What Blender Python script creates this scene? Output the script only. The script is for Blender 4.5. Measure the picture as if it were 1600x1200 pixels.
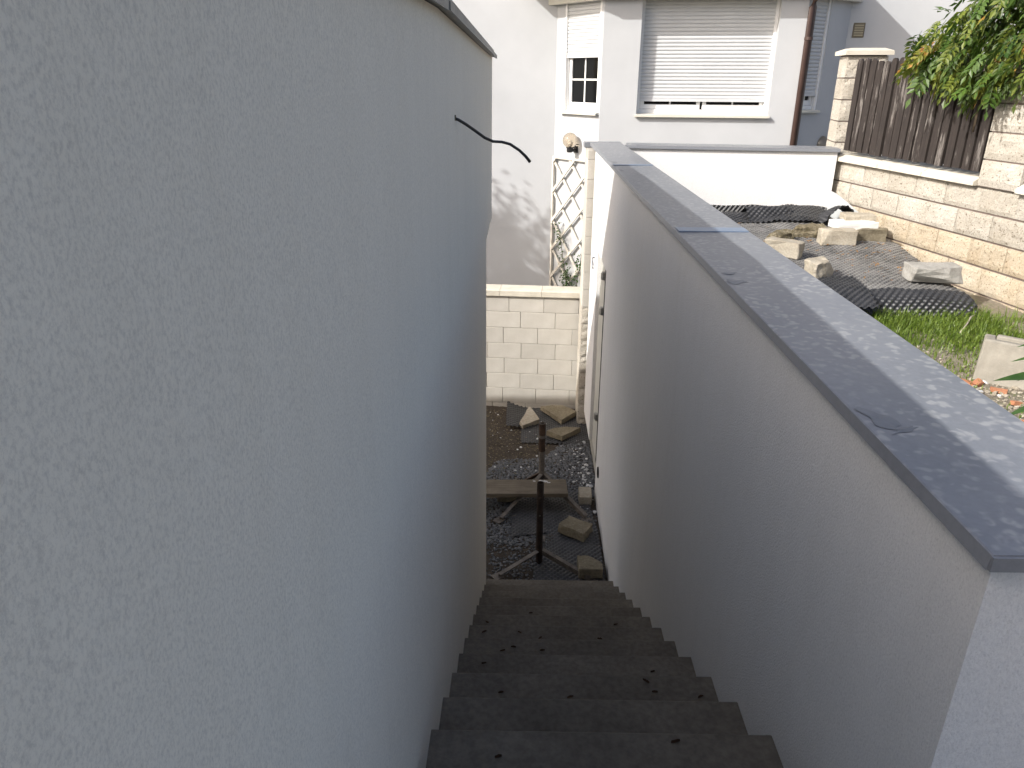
import bpy, bmesh, math, random
from mathutils import Vector, Matrix, noise
import numpy as np

for o in list(bpy.data.objects): bpy.data.objects.remove(o)
S = bpy.context.scene
COL = S.collection
R = math.radians

# ---------------------------------------------------------------- camera, sky, sun
PITCH, YAW, ROLL, FPX = 0.3959, 0.0166, 0.0034, 1147.9
fw = Vector((-math.sin(YAW)*math.cos(PITCH), math.cos(YAW)*math.cos(PITCH), -math.sin(PITCH)))
r0 = Vector((math.cos(YAW), math.sin(YAW), 0)); u0 = r0.cross(fw)
rr = math.cos(ROLL)*r0 + math.sin(ROLL)*u0
uu = -math.sin(ROLL)*r0 + math.cos(ROLL)*u0
cd = bpy.data.cameras.new('camera'); cam = bpy.data.objects.new('camera', cd); COL.objects.link(cam)
m = Matrix.Identity(4)
for i in range(3):
    m[i][0], m[i][1], m[i][2] = rr[i], uu[i], -fw[i]
cam.matrix_world = m
cd.sensor_width = 36; cd.lens = FPX/1600*36; cd.clip_start = 0.02; cd.clip_end = 2000
S.camera = cam
S.render.resolution_x, S.render.resolution_y = 1024, 768

SUN = Vector((1.0, 0.53, -0.763)).normalized()          # the way the light travels
elev = math.asin(-SUN.z); az = math.atan2(-SUN.x, -SUN.y)
w = bpy.data.worlds.new('World'); S.world = w; w.use_nodes = True
nt = w.node_tree
sky = nt.nodes.new('ShaderNodeTexSky'); sky.sky_type = 'NISHITA'; sky.sun_disc = False
sky.air_density = .75; sky.dust_density = 4.0; sky.ozone_density = .2; sky.sun_elevation = elev; sky.sun_rotation = az
bg = nt.nodes['Background']; bg.inputs[1].default_value = 0.15
nt.links.new(sky.outputs[0], bg.inputs[0])
ld = bpy.data.lights.new('sun', 'SUN'); ld.energy = 3.4; ld.angle = R(0.53); ld.color = (1.0, 0.982, 0.945)
lo = bpy.data.objects.new('sun', ld); COL.objects.link(lo)
lo.rotation_euler = SUN.to_track_quat('-Z', 'Y').to_euler(); lo.location = (-10, -6, 12)
S.view_settings.view_transform = 'Standard'; S.view_settings.look = 'None'
S.view_settings.exposure = 0.58; S.view_settings.gamma = 1.0; S.view_settings.use_curve_mapping = False
try:
    S.cycles.max_bounces = 10; S.cycles.diffuse_bounces = 6
except Exception: pass

rng = random.Random(7)

# ---------------------------------------------------------------- materials
def nodes(name):
    mt = bpy.data.materials.new(name); mt.use_nodes = True
    t = mt.node_tree; b = t.nodes['Principled BSDF']
    return mt, t, b
def tex(t, kind, scale, detail=4, rough=.55, vec=None, **k):
    n = t.nodes.new('ShaderNodeTex'+kind); n.inputs['Scale'].default_value = scale
    if kind == 'Noise':
        n.inputs['Detail'].default_value = detail; n.inputs['Roughness'].default_value = rough
    if vec is not None: t.links.new(vec, n.inputs['Vector'])
    return n
def coords(t, scale=(1,1,1), gen='Object'):
    c = t.nodes.new('ShaderNodeTexCoord'); mp = t.nodes.new('ShaderNodeMapping')
    mp.inputs['Scale'].default_value = scale
    t.links.new(c.outputs[gen], mp.inputs['Vector']); return mp.outputs[0]
def ramp(t, src, a, b, ca, cb):
    r = t.nodes.new('ShaderNodeValToRGB'); e = r.color_ramp.elements
    e[0].position = a; e[1].position = b; e[0].color = (*ca,1); e[1].color = (*cb,1)
    t.links.new(src, r.inputs[0]); return r.outputs[0]
def mix(t, f, a, b, mode='MIX'):
    n = t.nodes.new('ShaderNodeMix'); n.data_type = 'RGBA'; n.blend_type = mode
    for s, v in ((0, f), (6, a), (7, b)):
        if isinstance(v, (int, float)): n.inputs[s].default_value = v
        elif isinstance(v, tuple): n.inputs[s].default_value = (*v, 1)
        else: t.links.new(v, n.inputs[s])
    return n.outputs[2]
def bump(t, b, h, strength, dist):
    n = t.nodes.new('ShaderNodeBump'); n.inputs['Strength'].default_value = strength
    n.inputs['Distance'].default_value = dist
    t.links.new(h, n.inputs['Height'])
    prev = b.inputs['Normal']
    if prev.is_linked: t.links.new(prev.links[0].from_socket, n.inputs['Normal'])
    t.links.new(n.outputs[0], b.inputs['Normal'])
def pmat(name, c1, c2, scale=8, rough=.8, bs=.0, bscale=None, bd=.01, vec=(1,1,1), spec=.3, metal=0, fine=None, rand=0):
    mt, t, b = nodes(name)
    v = coords(t, vec)
    n = tex(t, 'Noise', scale, 6, .6, v)
    c = ramp(t, n.outputs[0], .3, .7, c1, c2)
    if fine:
        n2 = tex(t, 'Noise', fine[0], 3, .6, v)
        c = mix(t, fine[1], c, ramp(t, n2.outputs[0], .35, .65, (.25,.25,.25), (1,1,1)), 'MULTIPLY')
    if rand:
        oi = t.nodes.new('ShaderNodeObjectInfo')
        c = mix(t, 1.0, c, ramp(t, oi.outputs['Random'], 0, 1, (1-rand,)*3, (1,1,1)), 'MULTIPLY')
    t.links.new(c, b.inputs['Base Color'])
    b.inputs['Roughness'].default_value = rough; b.inputs['Metallic'].default_value = metal
    b.inputs['Specular IOR Level'].default_value = spec
    if bs:
        n3 = tex(t, 'Noise', bscale or scale*6, 5, .65, v)
        bump(t, b, n3.outputs[0], bs, bd)
    return mt

def render_mat(name, base, grain, strength, pit=0.5, warm=(1,1,1), dist=.004, mottle=.1):
    """scratched mineral render: packed grains with torn dark pits between them"""
    mt, t, b = nodes(name)
    v = coords(t, (1,1,.75))
    wn = tex(t, 'Noise', grain*.6, 3, .6, v)
    add = t.nodes.new('ShaderNodeVectorMath'); add.operation = 'MULTIPLY_ADD'
    t.links.new(wn.outputs['Color'], add.inputs[0]); add.inputs[1].default_value = (.6/grain,)*3; t.links.new(v, add.inputs[2])
    vo = tex(t, 'Voronoi', grain, vec=add.outputs[0])
    n1 = tex(t, 'Noise', grain*1.3, 5, .7, v)
    n2 = tex(t, 'Noise', 1.1, 4, .6, v)
    pits = ramp(t, n1.outputs[0], .365, .435, (pit,)*3, (1,1,1))
    gate = tex(t, 'Noise', grain*.12, 3, .6, v)
    pits = mix(t, ramp(t, gate.outputs[0], .28, .52, (0.35,)*3, (1,1,1)), (1.,1.,1.), pits)
    c = mix(t, 1.0, ramp(t, n2.outputs[0], .3, .7, tuple(x*.955 for x in base), base), pits, 'MULTIPLY')
    gr_ = tex(t, 'Noise', grain*.95, 4, .8, v)
    c = mix(t, 1., c, ramp(t, gr_.outputs[0], .34, .56, (1-mottle*1.5, 1-mottle*1.5, 1-mottle*1.4), (1,1,1)), 'MULTIPLY')
    co = tex(t, 'Noise', grain*.17, 4, .7, v)
    c = mix(t, 1., c, ramp(t, co.outputs[0], .36, .60, (1-mottle*.22,)*3, (1,1,1)), 'MULTIPLY')
    dr = tex(t, 'Noise', 9, 4, .6, coords(t, (1,1,.07)))
    c = mix(t, 1., c, ramp(t, dr.outputs[0], .36, .52, (.982,.98,.976), (1,1,1)), 'MULTIPLY')
    t.links.new(c, b.inputs['Base Color'])
    b.inputs['Roughness'].default_value = .92; b.inputs['Specular IOR Level'].default_value = .15
    mx = t.nodes.new('ShaderNodeMath'); mx.operation = 'MULTIPLY_ADD'
    t.links.new(vo.outputs['Distance'], mx.inputs[0]); mx.inputs[1].default_value = -.5
    t.links.new(n1.outputs[0], mx.inputs[2])
    bump(t, b, mx.outputs[0], strength, dist)
    return mt

M = {}
M['render_near'] = render_mat('scratched_white_render', (.81,.766,.675), 290, .18, 1.0, dist=.006, mottle=.15)
M['render_white'] = render_mat('white_render', (.79,.782,.768), 200, .4, .85, dist=.006, mottle=.10)
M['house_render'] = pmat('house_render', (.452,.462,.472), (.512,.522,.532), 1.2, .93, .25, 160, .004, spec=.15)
M['cream'] = pmat('cream_fascia', (.55,.53,.46), (.63,.61,.54), 5, .7)
M['vent'] = pmat('vent_frame', (.16,.14,.10), (.20,.17,.12), 6, .7)
M['vent_light'] = pmat('vent_slats', (.34,.30,.21), (.40,.36,.26), 6, .7)
M['membrane'] = pmat('grey_membrane', (.40,.42,.425), (.46,.48,.485), 5, .45, spec=.4)
M['white_pvc'] = pmat('white_window_plastic', (.76,.76,.75), (.80,.80,.79), 5, .35, spec=.5)
M['shutter'] = pmat('shutter_slats', (.52,.53,.535), (.58,.588,.592), 3, .5, spec=.4)
M['door_paint'] = pmat('cream_door_paint', (.50,.49,.44), (.56,.55,.50), 4, .45, spec=.5)
M['steel'] = pmat('galvanised_steel', (.30,.30,.29), (.42,.42,.40), 30, .45, spec=.5, metal=.6)
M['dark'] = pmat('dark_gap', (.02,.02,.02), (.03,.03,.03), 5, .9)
M['brown_metal'] = pmat('brown_coated_metal', (.055,.032,.026), (.075,.045,.036), 6, .4, spec=.5)
M['roof_sheet'] = pmat('grey_roof_sheet', (.16,.16,.155), (.23,.225,.21), 9, .5, spec=.5, fine=(60,.3))
M['concrete_step'] = pmat('step_concrete', (.14,.12,.094), (.23,.20,.16), 2.6, .9, .5, 120, .003, fine=(45,.35))
M['dirt'] = None
M['block'] = pmat('smooth_block', (.52,.49,.435), (.60,.57,.515), 5, .9, .5, 130, .003, spec=.15, fine=(220,.18), rand=.10)
M['cap'] = pmat('cap_stone', (.52,.48,.40), (.64,.60,.51), 6, .85, .4, 90, .003, spec=.2, rand=.07)
def split_mat(name, ca, cb):
    mt, t, b = nodes(name); v = coords(t)
    oi = t.nodes.new('ShaderNodeObjectInfo'); ad = t.nodes.new('ShaderNodeVectorMath'); ad.operation = 'MULTIPLY_ADD'
    t.links.new(oi.outputs['Random'], ad.inputs[0]); ad.inputs[1].default_value = (5, 9, 7); t.links.new(v, ad.inputs[2]); v = ad.outputs[0]
    n = tex(t, 'Noise', 4, 5, .6, v); f = tex(t, 'Noise', 75, 5, .75, v); pz = tex(t, 'Noise', 62, 3, .6, v)
    c = ramp(t, n.outputs[0], .3, .72, ca, cb)
    c = mix(t, .55, c, ramp(t, f.outputs[0], .33, .6, (.5,.47,.42), (1,1,1)), 'MULTIPLY')
    c = mix(t, 1., c, ramp(t, pz.outputs[0], .34, .40, (.42,.38,.33), (1,1,1)), 'MULTIPLY')
    c = mix(t, 1., c, ramp(t, oi.outputs['Random'], 0, 1, (.86,.85,.83), (1,1,1)), 'MULTIPLY')
    t.links.new(c, b.inputs['Base Color']); b.inputs['Roughness'].default_value = .92
    b.inputs['Specular IOR Level'].default_value = .15
    bump(t, b, f.outputs[0], .9, .016); return mt
M['split'] = split_mat('split_face_stone', (.56,.515,.44), (.70,.665,.60))
M['split_stained'] = split_mat('stained_split_stone', (.55,.45,.32), (.68,.61,.49))
M['stone_pale'] = pmat('pale_concrete_stone', (.40,.35,.27), (.54,.49,.40), 9, .93, .7, 90, .006, spec=.1, fine=(60,.3), rand=.12)
M['stone_grey'] = pmat('grey_concrete', (.36,.345,.31), (.47,.455,.415), 7, .93, .6, 80, .005, spec=.1, fine=(70,.25), rand=.1)
M['stone_tan'] = pmat('tan_concrete', (.31,.285,.235), (.40,.37,.31), 6, .93, .6, 80, .005, spec=.1, fine=(14,.22))
M['mortar'] = pmat('joint_mortar', (.13,.10,.085), (.20,.16,.14), 20, .95)
M['stone_rough'] = pmat('mossy_rubble', (.13,.11,.06), (.36,.31,.22), 26, .95, 1., 60, .02, spec=.1, fine=(70,.5))
M['mortar_white'] = pmat('white_mortar', (.72,.71,.68), (.80,.79,.77), 14, .9, .6, 70, .006)
M['slab_yellow'] = pmat('sandy_slab', (.21,.18,.125), (.33,.29,.21), 8, .93, .6, 70, .005, spec=.1, fine=(50,.35), rand=.12)
M['gravel'] = pmat('grey_gravel', (.07,.075,.08), (.27,.275,.28), 38, .9, .3, 90, .004, fine=(16,.25))
M['gravel_tan'] = pmat('tan_rubble', (.20,.165,.115), (.52,.47,.38), 30, .95, .3, 90, .004)
M['chip'] = pmat('white_chips', (.5,.5,.49), (.74,.74,.73), 20, .9)
M['terracotta'] = pmat('terracotta', (.42,.17,.085), (.56,.27,.15), 18, .9, .5, 80, .005)
M['rust'] = pmat('rusty_steel', (.035,.022,.016), (.10,.058,.036), 22, .75, .5, 70, .003, spec=.35, fine=(120,.3))
M['rust_dark'] = pmat('dark_rusty_steel', (.022,.016,.013), (.055,.036,.026), 22, .7, .5, 70, .003, spec=.35, fine=(120,.3))
M['rust_grey'] = pmat('worn_steel', (.10,.085,.07), (.23,.20,.17), 20, .6, .4, 80, .002, spec=.4, fine=(90,.35))
M['cable'] = pmat('black_cable', (.012,.012,.013), (.02,.02,.022), 20, .45, spec=.45)
M['dry'] = pmat('dry_leaf', (.06,.032,.02), (.13,.07,.04), 30, .85)
M['dry_tan'] = pmat('tan_leaf', (.20,.11,.05), (.33,.20,.09), 30, .85)
M['lath'] = pmat('trellis_paint', (.58,.545,.475), (.66,.63,.56), 14, .7, .3, 60, .002, fine=(70,.2))

def coping_mat():
    mt, t, b = nodes('grey_sheet_coping'); v = coords(t)
    n = tex(t, 'Noise', 4, 5, .6, v)
    d = tex(t, 'Noise', 26, 2, .5, v); vo = tex(t, 'Voronoi', 44, vec=v); vo.feature = 'SMOOTH_F1'
    big = tex(t, 'Noise', 3.2, 3, .6, v)
    spots = ramp(t, vo.outputs['Distance'], .28, .46, (1,1,1), (0,0,0))
    spots = mix(t, 1., spots, ramp(t, d.outputs[0], .44, .54, (0,0,0), (1,1,1)), 'MULTIPLY')
    spots = mix(t, 1., spots, ramp(t, big.outputs[0], .35, .55, (.35,.35,.35), (1,1,1)), 'MULTIPLY')
    base = ramp(t, n.outputs[0], .3, .7, (.185,.196,.218), (.215,.225,.243))
    gn = t.nodes.new('ShaderNodeNewGeometry'); sz = t.nodes.new('ShaderNodeSeparateXYZ'); t.links.new(gn.outputs['Normal'], sz.inputs[0])
    spots = mix(t, 1., spots, ramp(t, sz.outputs[2], .5, .8, (0,0,0), (1,1,1)), 'MULTIPLY')
    c = mix(t, spots, base, (.325,.33,.333))
    fine = tex(t, 'Noise', 55, 4, .7, v)
    c = mix(t, .22, c, ramp(t, fine.outputs[0], .35, .6, (.5,.5,.5), (1,1,1)), 'MULTIPLY')
    t.links.new(c, b.inputs['Base Color'])
    b.inputs['Roughness'].default_value = .36; b.inputs['Specular IOR Level'].default_value = .5
    return mt
M['coping'] = coping_mat()
M['film'] = pmat('blue_film', (.16,.215,.30), (.205,.265,.35), 9, .35, spec=.5)
M['film_dark'] = pmat('torn_film', (.135,.143,.16), (.175,.185,.205), 20, .4, spec=.5)

def board_mat():
    mt, t, b = nodes('weathered_board'); 
    c0 = t.nodes.new('ShaderNodeTexCoord'); oi = t.nodes.new('ShaderNodeObjectInfo')
    ad = t.nodes.new('ShaderNodeVectorMath'); ad.operation = 'MULTIPLY_ADD'
    t.links.new(oi.outputs['Random'], ad.inputs[0]); ad.inputs[1].default_value = (17, 31, 23)
    t.links.new(c0.outputs['Object'], ad.inputs[2])
    mp = t.nodes.new('ShaderNodeMapping'); mp.inputs['Scale'].default_value = (1,1,.11)
    t.links.new(ad.outputs[0], mp.inputs['Vector']); v = mp.outputs[0]
    n = tex(t, 'Noise', 60, 6, .7, v); p = tex(t, 'Noise', 17, 6, .7, v)
    c = ramp(t, n.outputs[0], .3, .7, (.015,.011,.0095), (.034,.025,.021))
    bare = ramp(t, n.outputs[0], .3, .7, (.10,.088,.078), (.20,.18,.165))
    c = mix(t, ramp(t, p.outputs[0], .555, .62, (0,0,0), (1,1,1)), c, bare)
    t.links.new(c, b.inputs['Base Color']); b.inputs['Roughness'].default_value = .85
    bump(t, b, n.outputs[0], .6, .003); return mt
M['board'] = board_mat()
def plank_mat():
    mt, t, b = nodes('scaffold_plank'); v = coords(t, (.12,1,1))
    n = tex(t, 'Noise', 30, 6, .7, v); n2 = tex(t, 'Noise', 5, 4, .6, coords(t))
    c = ramp(t, n.outputs[0], .3, .7, (.115,.092,.064), (.22,.185,.135))
    c = mix(t, .6, c, ramp(t, n2.outputs[0], .35, .65, (.6,.58,.55), (1,1,1)), 'MULTIPLY')
    t.links.new(c, b.inputs['Base Color']); b.inputs['Roughness'].default_value = .85
    bump(t, b, n.outputs[0], .5, .003); return mt
M['plank'] = plank_mat()
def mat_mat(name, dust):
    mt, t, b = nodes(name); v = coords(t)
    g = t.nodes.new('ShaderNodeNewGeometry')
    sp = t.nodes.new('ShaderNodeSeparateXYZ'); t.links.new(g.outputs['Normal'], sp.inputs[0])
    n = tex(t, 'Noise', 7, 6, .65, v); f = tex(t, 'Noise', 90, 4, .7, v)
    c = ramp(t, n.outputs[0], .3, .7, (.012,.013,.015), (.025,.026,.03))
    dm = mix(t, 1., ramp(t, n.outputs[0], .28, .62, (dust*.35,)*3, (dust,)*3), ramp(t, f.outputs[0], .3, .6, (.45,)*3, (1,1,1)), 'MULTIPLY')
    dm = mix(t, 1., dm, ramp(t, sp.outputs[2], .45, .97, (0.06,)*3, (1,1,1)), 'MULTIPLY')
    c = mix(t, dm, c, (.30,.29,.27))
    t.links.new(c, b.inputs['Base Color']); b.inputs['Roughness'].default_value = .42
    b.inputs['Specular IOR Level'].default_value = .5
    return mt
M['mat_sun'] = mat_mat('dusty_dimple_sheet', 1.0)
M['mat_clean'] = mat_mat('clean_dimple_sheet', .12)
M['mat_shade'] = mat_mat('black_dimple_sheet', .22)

def leaf_mat(name, c1, c2, tip=None, tr=.35):
    mt, t, b = nodes(name); v = coords(t)
    oi = t.nodes.new('ShaderNodeObjectInfo')
    n = tex(t, 'Noise', 22, 3, .6, v)
    c = ramp(t, n.outputs[0], .35, .65, c1, c2)
    c = mix(t, 1., c, ramp(t, oi.outputs['Random'], 0, 1, (.7,.72,.7), (1,1,1)), 'MULTIPLY')
    if tip:
        n2 = tex(t, 'Noise', 12, 2, .5, v)
        c = mix(t, ramp(t, n2.outputs[0], .5, .62, (0,0,0), (1,1,1)), c, tip)
    t.links.new(c, b.inputs['Base Color']); b.inputs['Roughness'].default_value = .45
    tl = t.nodes.new('ShaderNodeBsdfTranslucent'); t.links.new(c, tl.inputs['Color'])
    ms = t.nodes.new('ShaderNodeMixShader'); ms.inputs[0].default_value = tr
    out = t.nodes['Material Output']
    t.links.new(b.outputs[0], ms.inputs[1]); t.links.new(tl.outputs[0], ms.inputs[2]); t.links.new(ms.outputs[0], out.inputs[0])
    return mt
M['leaf_green'] = leaf_mat('vine_green', (.062,.128,.019), (.12,.20,.032))
M['leaf_mid'] = leaf_mat('vine_mid', (.05,.105,.017), (.125,.17,.03))
M['leaf_lime'] = leaf_mat('vine_lime', (.14,.19,.03), (.24,.275,.045))
M['leaf_yellow'] = leaf_mat('vine_yellow', (.20,.24,.035), (.40,.34,.06), (.42,.20,.05))
M['leaf_dark'] = leaf_mat('vine_dark', (.035,.085,.016), (.075,.145,.025))
M['leaf_fore'] = leaf_mat('shrub_leaf', (.045,.10,.022), (.07,.14,.03), tr=.25)
M['leaf_orange'] = leaf_mat('orange_leaf', (.50,.22,.03), (.62,.33,.06), tr=.3)
M['grass'] = leaf_mat('grass_blade', (.12,.20,.025), (.23,.31,.05), tr=.35)
M['bark'] = pmat('bark', (.06,.045,.03), (.13,.10,.07), 20, .9, .6, 60, .01)

def glass_mat(name, col, rough=.05, trans=0.0):
    mt, t, b = nodes(name)
    b.inputs['Base Color'].default_value = (*col, 1); b.inputs['Roughness'].default_value = rough
    b.inputs['Transmission Weight'].default_value = trans; b.inputs['Specular IOR Level'].default_value = .6 if trans else .25
    n = tex(t, 'Noise', 3, 3, .5, coords(t)); bump(t, b, n.outputs[0], .03, .01)
    return mt
M['pane'] = glass_mat('window_glass', (.004,.0045,.005), .04)
M['smoked'] = glass_mat('smoked_glass', (.70,.60,.47), .05, .95)

def dirt_mat():
    mt, t, b = nodes('yard_dirt'); v = coords(t)
    n = tex(t, 'Noise', 4, 6, .65, v); f = tex(t, 'Noise', 48, 5, .75, v); k = tex(t, 'Noise', 110, 3, .6, v)
    c = ramp(t, n.outputs[0], .3, .7, (.045,.034,.025), (.095,.074,.053))
    c = mix(t, .7, c, ramp(t, f.outputs[0], .3, .65, (.4,.38,.36), (1,1,1)), 'MULTIPLY')
    c = mix(t, ramp(t, k.outputs[0], .64, .70, (0,0,0), (1,1,1)), c, (.30,.27,.22))
    t.links.new(c, b.inputs['Base Color']); b.inputs['Roughness'].default_value = .95
    bump(t, b, f.outputs[0], .9, .02); return mt
M['dirt'] = dirt_mat()
def garden_mat():
    mt, t, b = nodes('garden_soil'); v = coords(t)
    n = tex(t, 'Noise', 3.5, 6, .65, v); f = tex(t, 'Noise', 40, 5, .75, v); g = tex(t, 'Noise', 7, 5, .7, v)
    c = ramp(t, n.outputs[0], .3, .7, (.25,.21,.155), (.42,.37,.29))
    c = mix(t, ramp(t, g.outputs[0], .48, .60, (0,0,0), (.4,.4,.4)), c, (.13,.15,.05))
    c = mix(t, .6, c, ramp(t, f.outputs[0], .3, .65, (.4,.38,.36), (1,1,1)), 'MULTIPLY')
    t.links.new(c, b.inputs['Base Color']); b.inputs['Roughness'].default_value = .95
    bump(t, b, f.outputs[0], .9, .02); return mt
M['garden'] = garden_mat()
M['paving'] = pmat('landing_concrete', (.20,.19,.17), (.30,.29,.26), 3, .9, .4, 90, .004)

# ---------------------------------------------------------------- mesh helpers
class B:
    def __init__(s, mtx=None): s.v = []; s.f = []; s.m = mtx
    def add(s, vs, fs):
        o = len(s.v); s.v += [tuple(x) for x in vs]; s.f += [tuple(i+o for i in f) for f in fs]
    def box(s, x0, x1, y0, y1, z0, z1):
        s.add([(x,y,z) for z in (z0,z1) for y in (y0,y1) for x in (x0,x1)],
              [(0,2,3,1),(4,5,7,6),(0,1,5,4),(2,6,7,3),(0,4,6,2),(1,3,7,5)]); return s
    def bbox(s, x0, x1, y0, y1, z0, z1, c=.006):
        """box with a chamfer along every edge"""
        V = []; 
        for z in (z0,z1):
            for y in (y0,y1):
                for x in (x0,x1):
                    sx = c if x==x0 else -c; sy = c if y==y0 else -c; sz = c if z==z0 else -c
                    V += [(x,y+sy,z+sz),(x+sx,y,z+sz),(x+sx,y+sy,z)]
        bm = bmesh.new(); [bm.verts.new(p) for p in V]
        r = bmesh.ops.convex_hull(bm, input=bm.verts[:]); bm.verts.index_update()
        bmesh.ops.dissolve_limit(bm, angle_limit=.01, verts=bm.verts[:], edges=bm.edges[:])
        bm.verts.index_update()
        s.add([p.co[:] for p in bm.verts], [tuple(q.index for q in f.verts) for f in bm.faces]); bm.free(); return s
    def prism(s, poly, a0, a1, axis='x'):
        """polygon (p,q) extruded: axis x -> (y,z), y -> (x,z), z -> (x,y)"""
        n = len(poly)
        def P(p, a): return {'x':(a,p[0],p[1]),'y':(p[0],a,p[1]),'z':(p[0],p[1],a)}[axis]
        vs = [P(p,a0) for p in poly]+[P(p,a1) for p in poly]
        s.add(vs, [tuple(range(n)), tuple(range(2*n-1,n-1,-1))]+[(i,i+n,(i+1)%n+n,(i+1)%n) for i in range(n)]); return s
    def tube(s, pts, rad, n=10, cap=True):
        pts = [Vector(p) for p in pts]; rads = rad if isinstance(rad, (list,tuple)) else [rad]*len(pts)
        rings = []; up = Vector((0,0,1))
        for i, p in enumerate(pts):
            d = (pts[min(i+1,len(pts)-1)]-pts[max(i-1,0)]).normalized()
            a = d.cross(up if abs(d.z) < .95 else Vector((1,0,0))).normalized(); b_ = d.cross(a)
            rings.append([p+rads[i]*(math.cos(2*math.pi*k/n)*a+math.sin(2*math.pi*k/n)*b_) for k in range(n)])
        vs = [q for r_ in rings for q in r_]; fs = []
        for i in range(len(pts)-1):
            for k in range(n): fs.append((i*n+k, i*n+(k+1)%n, (i+1)*n+(k+1)%n, (i+1)*n+k))
        if cap: fs += [tuple(range(n-1,-1,-1)), tuple(range((len(pts)-1)*n, len(pts)*n))]
        s.add(vs, fs); return s
    def lathe(s, prof, c, n=20):
        vs = []; fs = []
        for (r_, z) in prof:
            for k in range(n): vs.append((c[0]+r_*math.cos(2*math.pi*k/n), c[1]+r_*math.sin(2*math.pi*k/n), c[2]+z))
        for i in range(len(prof)-1):
            for k in range(n): fs.append((i*n+k, i*n+(k+1)%n, (i+1)*n+(k+1)%n, (i+1)*n+k))
        s.add(vs, fs); return s
    def mesh(s, name, smooth=False, recalc=True):
        me = bpy.data.meshes.new(name)
        vs = [tuple(s.m @ Vector(p)) for p in s.v] if s.m is not None else s.v
        me.from_pydata(vs, [], s.f)
        if recalc:
            bm = bmesh.new(); bm.from_mesh(me); bmesh.ops.recalc_face_normals(bm, faces=bm.faces[:]); bm.to_mesh(me); bm.free()
        if smooth: me.polygons.foreach_set('use_smooth', [True]*len(me.polygons))
        me.update(); return me
    def obj(s, name, mat, parent=None, smooth=False, recalc=True):
        me = s.mesh(name, smooth, recalc); me.materials.append(M[mat]); return link(name, me, parent)
def link(name, me, parent=None):
    o = bpy.data.objects.new(name, me); COL.objects.link(o)
    if parent is not None: o.parent = parent
    return o
def tag(o, label, cat, group=None):
    o['label'] = label; o['category'] = cat
    if group: o['group'] = group
    return o
def empty(name, label, cat, loc=(0,0,0), rz=0, group=None):
    o = bpy.data.objects.new(name, None); COL.objects.link(o); o.location = loc; o.rotation_euler = (0,0,rz)
    o.empty_display_size = .1
    return tag(o, label, cat, group)
def structure(o): o['kind'] = 'structure'; return o
def stuff(o, label=None, cat=None, group=None):
    o['kind'] = 'stuff'
    if label: tag(o, label, cat, group)
    return o
def nz(x, y, z=0.): return noise.noise(Vector((x,y,z)))

# ---------------------------------------------------------------- ground sheets
GZ, UZ = -3.88, -1.58
XL, XR = -.277, .723
structure(B().box(-300, 300, -300, 300, -4.9, -4.05).obj('ground', 'dirt'))
def grid(x0, x1, y0, y1, nx, ny, fn):
    vs = [(x0+(x1-x0)*i/nx, y0+(y1-y0)*j/ny) for j in range(ny+1) for i in range(nx+1)]
    vs = [(x,y,fn(x,y)) for x,y in vs]
    fs = [(j*(nx+1)+i, j*(nx+1)+i+1, (j+1)*(nx+1)+i+1, (j+1)*(nx+1)+i) for j in range(ny) for i in range(nx)]
    b = B(); b.add(vs, fs); return b
def yard_h(x, y):
    return GZ + .016*nz(x*2.3, y*2.3) + .010*nz(x*9, y*9, 3) + .005*nz(x*28, y*28, 5)
structure(grid(-3.2, 1.0, 4.70, 8.62, 210, 196, yard_h).obj('yard_ground', 'dirt', smooth=True))
def right_edge(y):                                      # where the sheet stops short of the stone wall
    k = [(4.9,3.20),(5.05,3.20),(5.25,3.17),(5.75,3.22),(6.04,3.26),(6.6,3.30),(7.0,3.27),(7.7,3.13)]
    for (ya,xa),(yb,xb) in zip(k,k[1:]):
        if y <= yb: return xa+(xb-xa)*max(0,(y-ya)/(yb-ya))
    return k[-1][1]
def garden_h(x, y):
    t = min(1, max(0, (y-5.02)/.14)); t = t*t*(3-2*t)
    e = min(1, max(0, (right_edge(y)+.10-x)/.16)); t *= e*e*(3-2*e)
    far = -1.43 + .055*max(0, y-5.2)
    base = UZ + .015*nz(x*1.7, y*1.7) + .010*nz(x*8, y*8, 2) + .005*nz(x*26, y*26, 4)
    return base*(1-t) + (far + .006*nz(x*6, y*6, 7))*t
gb = grid(.99, 4.6, -1.2, 7.66, 150, 360, garden_h)
structure(gb.obj('garden_ground', 'garden', smooth=True))
structure(B().box(4.6, 14, -6, 8.0, -4.0, -1.6).obj('neighbour_ground', 'garden'))
structure(B().box(1.0, 4.6, -1.2, 7.6, -4.0, -1.75).obj('garden_fill', 'garden'))
structure(B().box(-.28, 14, -9, -1.2, -1.9, -1.57).obj('landing_ground', 'paving'))
structure(B().box(-.28, .99, -1.2, 1.0, -1.9, -1.572).obj('landing', 'paving'))

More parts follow.
